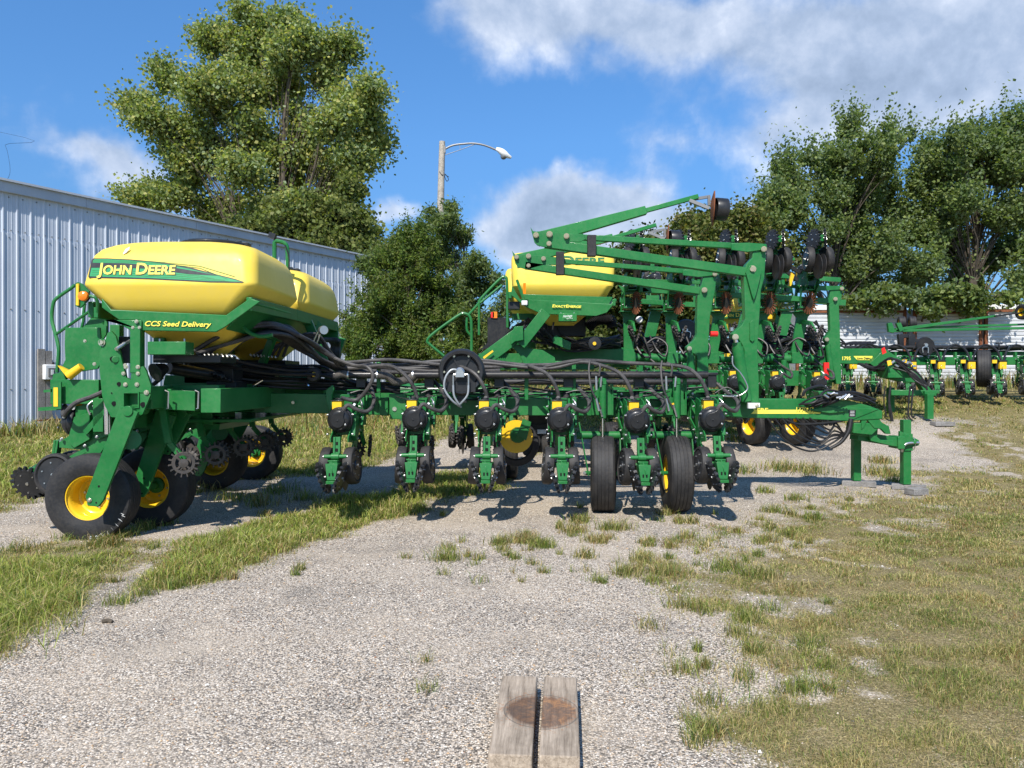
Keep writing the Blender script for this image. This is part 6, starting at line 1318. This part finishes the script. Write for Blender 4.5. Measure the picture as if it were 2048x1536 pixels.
for px, Y, t_ in ((1858, 16.0, 788), (1781, 16.9, 775)):
    x = fx(px, Y); z = th(x, Y)+.05; zt = P(0, t_, Y).z; m = MB().mat('green').box((x, Y, (z+zt)/2), (.13, .13, zt-z)); m.build('jack_stand', C, bevel=.005)
m = MB().mat('hose_dark')
for i in range(16): m.tube([P(1720+rng.uniform(-5, 20), 727, Yq-.05), P(1750+rng.uniform(-8, 8), 738+rng.uniform(-5, 6), Yq-.3), P(1790+rng.uniform(-8, 8), 722+rng.uniform(-8, 16), Yq-.6), P(1830, 750+rng.uniform(-12, 12), Yq-.8), P(1855, 775+rng.uniform(-6, 6), Yq-.9)], rng.uniform(.012, .02), n=6)
for i in range(9): x = 1770+rng.uniform(0, 14)+(50 if i % 2 else 0); m.tube([P(x, 772, Yq-1), P(x-3, 800, Yq-1), P(x-1+rng.uniform(-4, 4), 830, Yq-1), P(x+4, 845+rng.uniform(-15, 4), Yq-1)], .014, n=6)
for i in range(5): m.tube([P(1680+i*10, 690, 18), P(1710+i*10, 684, 18.2), P(1745, 690, 18), P(1770, 697, 17.5)], .02, n=6)
m.mat('steel')
for i in range(8): m.cyl(P(1776+i*7, 726+rng.uniform(-6, 8), Yq-.65), P(1782+i*7, 727+rng.uniform(-6, 8), Yq-.65), .025, n=7)
m.build('hydraulic_lines', C)
m = MB().mat('red').pp([(1763, 698), (1769, 694), (1773, 705), (1765, 709)], Yq-.5, .02).mat('sticker').pp([(1774, 722), (1782, 720), (1784, 729), (1776, 732)], Yq-.75, .02); m.build('safety_tag', C)
m = MB().mat('green'); zb = P(0, 722, Yc_).z; m.bar((fx(1660, Yc_), Yc_, zb), (fx(2300, Yc_), Yc_, zb), .2, .2); m.bar((fx(1680, Yc_), Yc_+.3, zb+.2), (fx(2300, Yc_), Yc_+.3, zb+.2), .1, .1)
for x in range(1700, 2300, 30): m.box((fx(x, Yc_), Yc_, zb+.16), (.05, .1, .12))
m.build('wing_bar', C, bevel=.006)
cunits = [1705, 1760, 1823, 1881, 1941, 2003, 2064]
for x in cunits: put_unit(C, (fx(x, Yc_-.5), Yc_-.1, zb-.02), rz=R(-22), drop=('air_spring', 'seed_meter', 'vacuum_hose'))
for x in cunits:
    c = P(x, 731, Yc_-.62); m = MB().mat('yellow').box(c, (.17, .14, .17)).mat('black_plastic').box(c+Vector((0, 0, .11)), (.2, .16, .04)).box(c+Vector((-.12, .05, 0)), (.06, .14, .2)); m.build('seed_box', C, bevel=.01)
m = MB().mat('hose_dark')
for x in cunits:
    m.tube([P(x-55, 697, Yc_), P(x-30, 690, Yc_-.1), P(x-10, 700, Yc_-.3), P(x, 722, Yc_-.55)], .025, n=7); m.tube([P(x+50, 697, Yc_), P(x+30, 690, Yc_-.1), P(x+12, 700, Yc_-.3), P(x+4, 722, Yc_-.55)], .025, n=7)
m.cyl(P(1690, 695, Yc_+.1), P(2200, 694, Yc_+.1), .05, n=12)
for k in range(6): m.tube([P(x, 696+rng.uniform(-4, 8), Yc_+.2) for x in range(1690, 2120, 40)], .015, n=5)
m.lathe([(.2, -.05), (.24, 0), (.22, .05), (0, .04)], P(1850, 693, Yc_-.2), (0, -1, 0), 30); m.build('hoses', C)
m = MB().mat('steel').lathe([(.05, 0), (.04, .05)], P(1851, 690, Yc_-.27), (0, -1, 0), 12).tube([P(1846, 705, Yc_-.3), P(1846, 695, Yc_-.3), P(1856, 695, Yc_-.3), P(1856, 706, Yc_-.3)], .014, n=6); m.build('hydraulic_motor', C)
wheel(C, (fx(1967, Yc_-.3), Yc_-.3, P(0, 737, Yc_-.3).z), (.86, -.50, 0), .46, .32, .24, ribs=4)
m = MB().mat('green'); boom(m, (1790, 660), (1990, 632), 19.4, 7, .1, 4); boom(m, (1780, 662), (2110, 655), 19.4, 5, .1); boom(m, (1820, 656), (2110, 647), 19.5, 4, .1); m.pp([(1776, 646), (1784, 645), (1790, 660), (1788, 666), (1778, 664)], 19.3, .1); m.pp([(1793, 646), (1802, 645), (1808, 660), (1800, 664)], 19.3, .1); m.mat('black_plastic'); boom(m, (1985, 633), (2060, 623), 19.4, 3, .1); m.mat('green')
m.build('marker_boom', C, bevel=.006)
m = MB().mat('black_plastic').bar(P(1822, 670, 19.4), P(1820, 697, 19.4), .16, .16, up=(0, 1, 0)).bar(P(1800, 668, 19.4), P(1802, 697, 19.4), .12, .12, up=(0, 1, 0)).bar(P(1800, 672, 19.4), P(1828, 672, 19.4), .1, .1).bar(P(1826, 680, 19.4), P(1860, 688, 19.4), .06, .1); m.build('boom_cradle', C, bevel=.01)
for px in (1803, 1824): wheel(C, (fx(px, 19.7), 19.7, P(0, 645, 19.7).z), (1, -.25, 0), .16, .17, .08, ribs=3)
wheel(C, (fx(2046, 19.3), 19.3, P(0, 624, 19.3).z), (-1, -.2, 0), .2, .14, .1, ribs=3)
m = MB().mat('black_plastic').lathe([(.08, 0), (.075, .03), (.0, .04)], P(1998, 688, 18.9), (0, 0, 1), 18).cyl(P(1998, 688, 18.9), P(1998, 700, 18.9), .015, n=8).mat('white').lathe([(.08, 0), (.075, .03), (.0, .04)], P(2018, 689, 18.9), (0, 0, 1), 18).cyl(P(2018, 689, 18.9), P(2018, 700, 18.9), .015, n=8); m.build('receivers', C)

# ================================================================ LOOSE TIMBERS AND BLOCKS
def timber(name, c, size, rz, label, mat, group=None, tilt=0):
    m = MB().mat(mat); m.box((0, 0, 0), size); o = m.build(name, None, org=(0, 0, 0), bevel=.006)
    o.location = c; o.rotation_euler = (tilt, 0, rz); return tag(o, label, 'wood block', group)
GT = 'wooden blocks lying in the yard'
timber('timber', (.014, 3.095, .05), (.160, .73, .092), R(-3.4), 'left, darker foreground timber carrying the larger part of the rust stain', 'timber', GT)
timber('timber', (.196, 3.095, .046), (.148, .73, .090), R(-4.0), 'right, paler foreground timber carrying the smaller end of the rust stain', 'timber', GT)
timber('wood_block', (4.66, 10.2, th(4.66, 10.2)+.032), (.42, .16, .07), R(-22), 'flat grey plank under the farther jack of the nearest drawbar', 'block_wood', GT)
timber('wood_block', (5.19, 9.93, .03), (.40, .15, .065), R(-28), 'flat grey plank under the front jack of the nearest drawbar', 'block_wood', GT)
x, y = G(1833, 990); timber('wood_block', (x, y, .035), (.22, .17, .08), R(15), 'short square-cut grey block lying in the grass just right of the front jack', 'block_wood', GT)
x, y = G(1885, 852); timber('wood_block', (x, y, th(x, y)+.04), (.42, .2, .08), R(5), 'pale block lying beside the front jack of the far 1795 drawbar', 'block_wood', GT)
m = MB().mat('bark').tube([G(328, 1331)+(.012,), G(345, 1329)+(.014,), G(362, 1331)+(.012,), G(380, 1334)+(.010,)], .005, n=6); tag(m.build('stick'), 'thin dark stick lying on the gravel at the left', 'stick')
for i, (px, py, l) in enumerate([(290, 1165, 'flat brown scrap on the gravel beside the left grass patch'), (214, 1245, 'dark brown lump on the gravel at the edge of the near left grass')]):
    x, y = G(px, py); m = MB().mat('bark'); m.tube([(x-.03, y, .008), (x, y+.01, .014), (x+.035, y-.005, .008)], .014, n=7, r1=.010); tag(m.build('clod'), l, 'clod')
bpy.data.objects.remove(UNIT) if UNIT.parent is None else None
print('objects', len(bpy.data.objects))
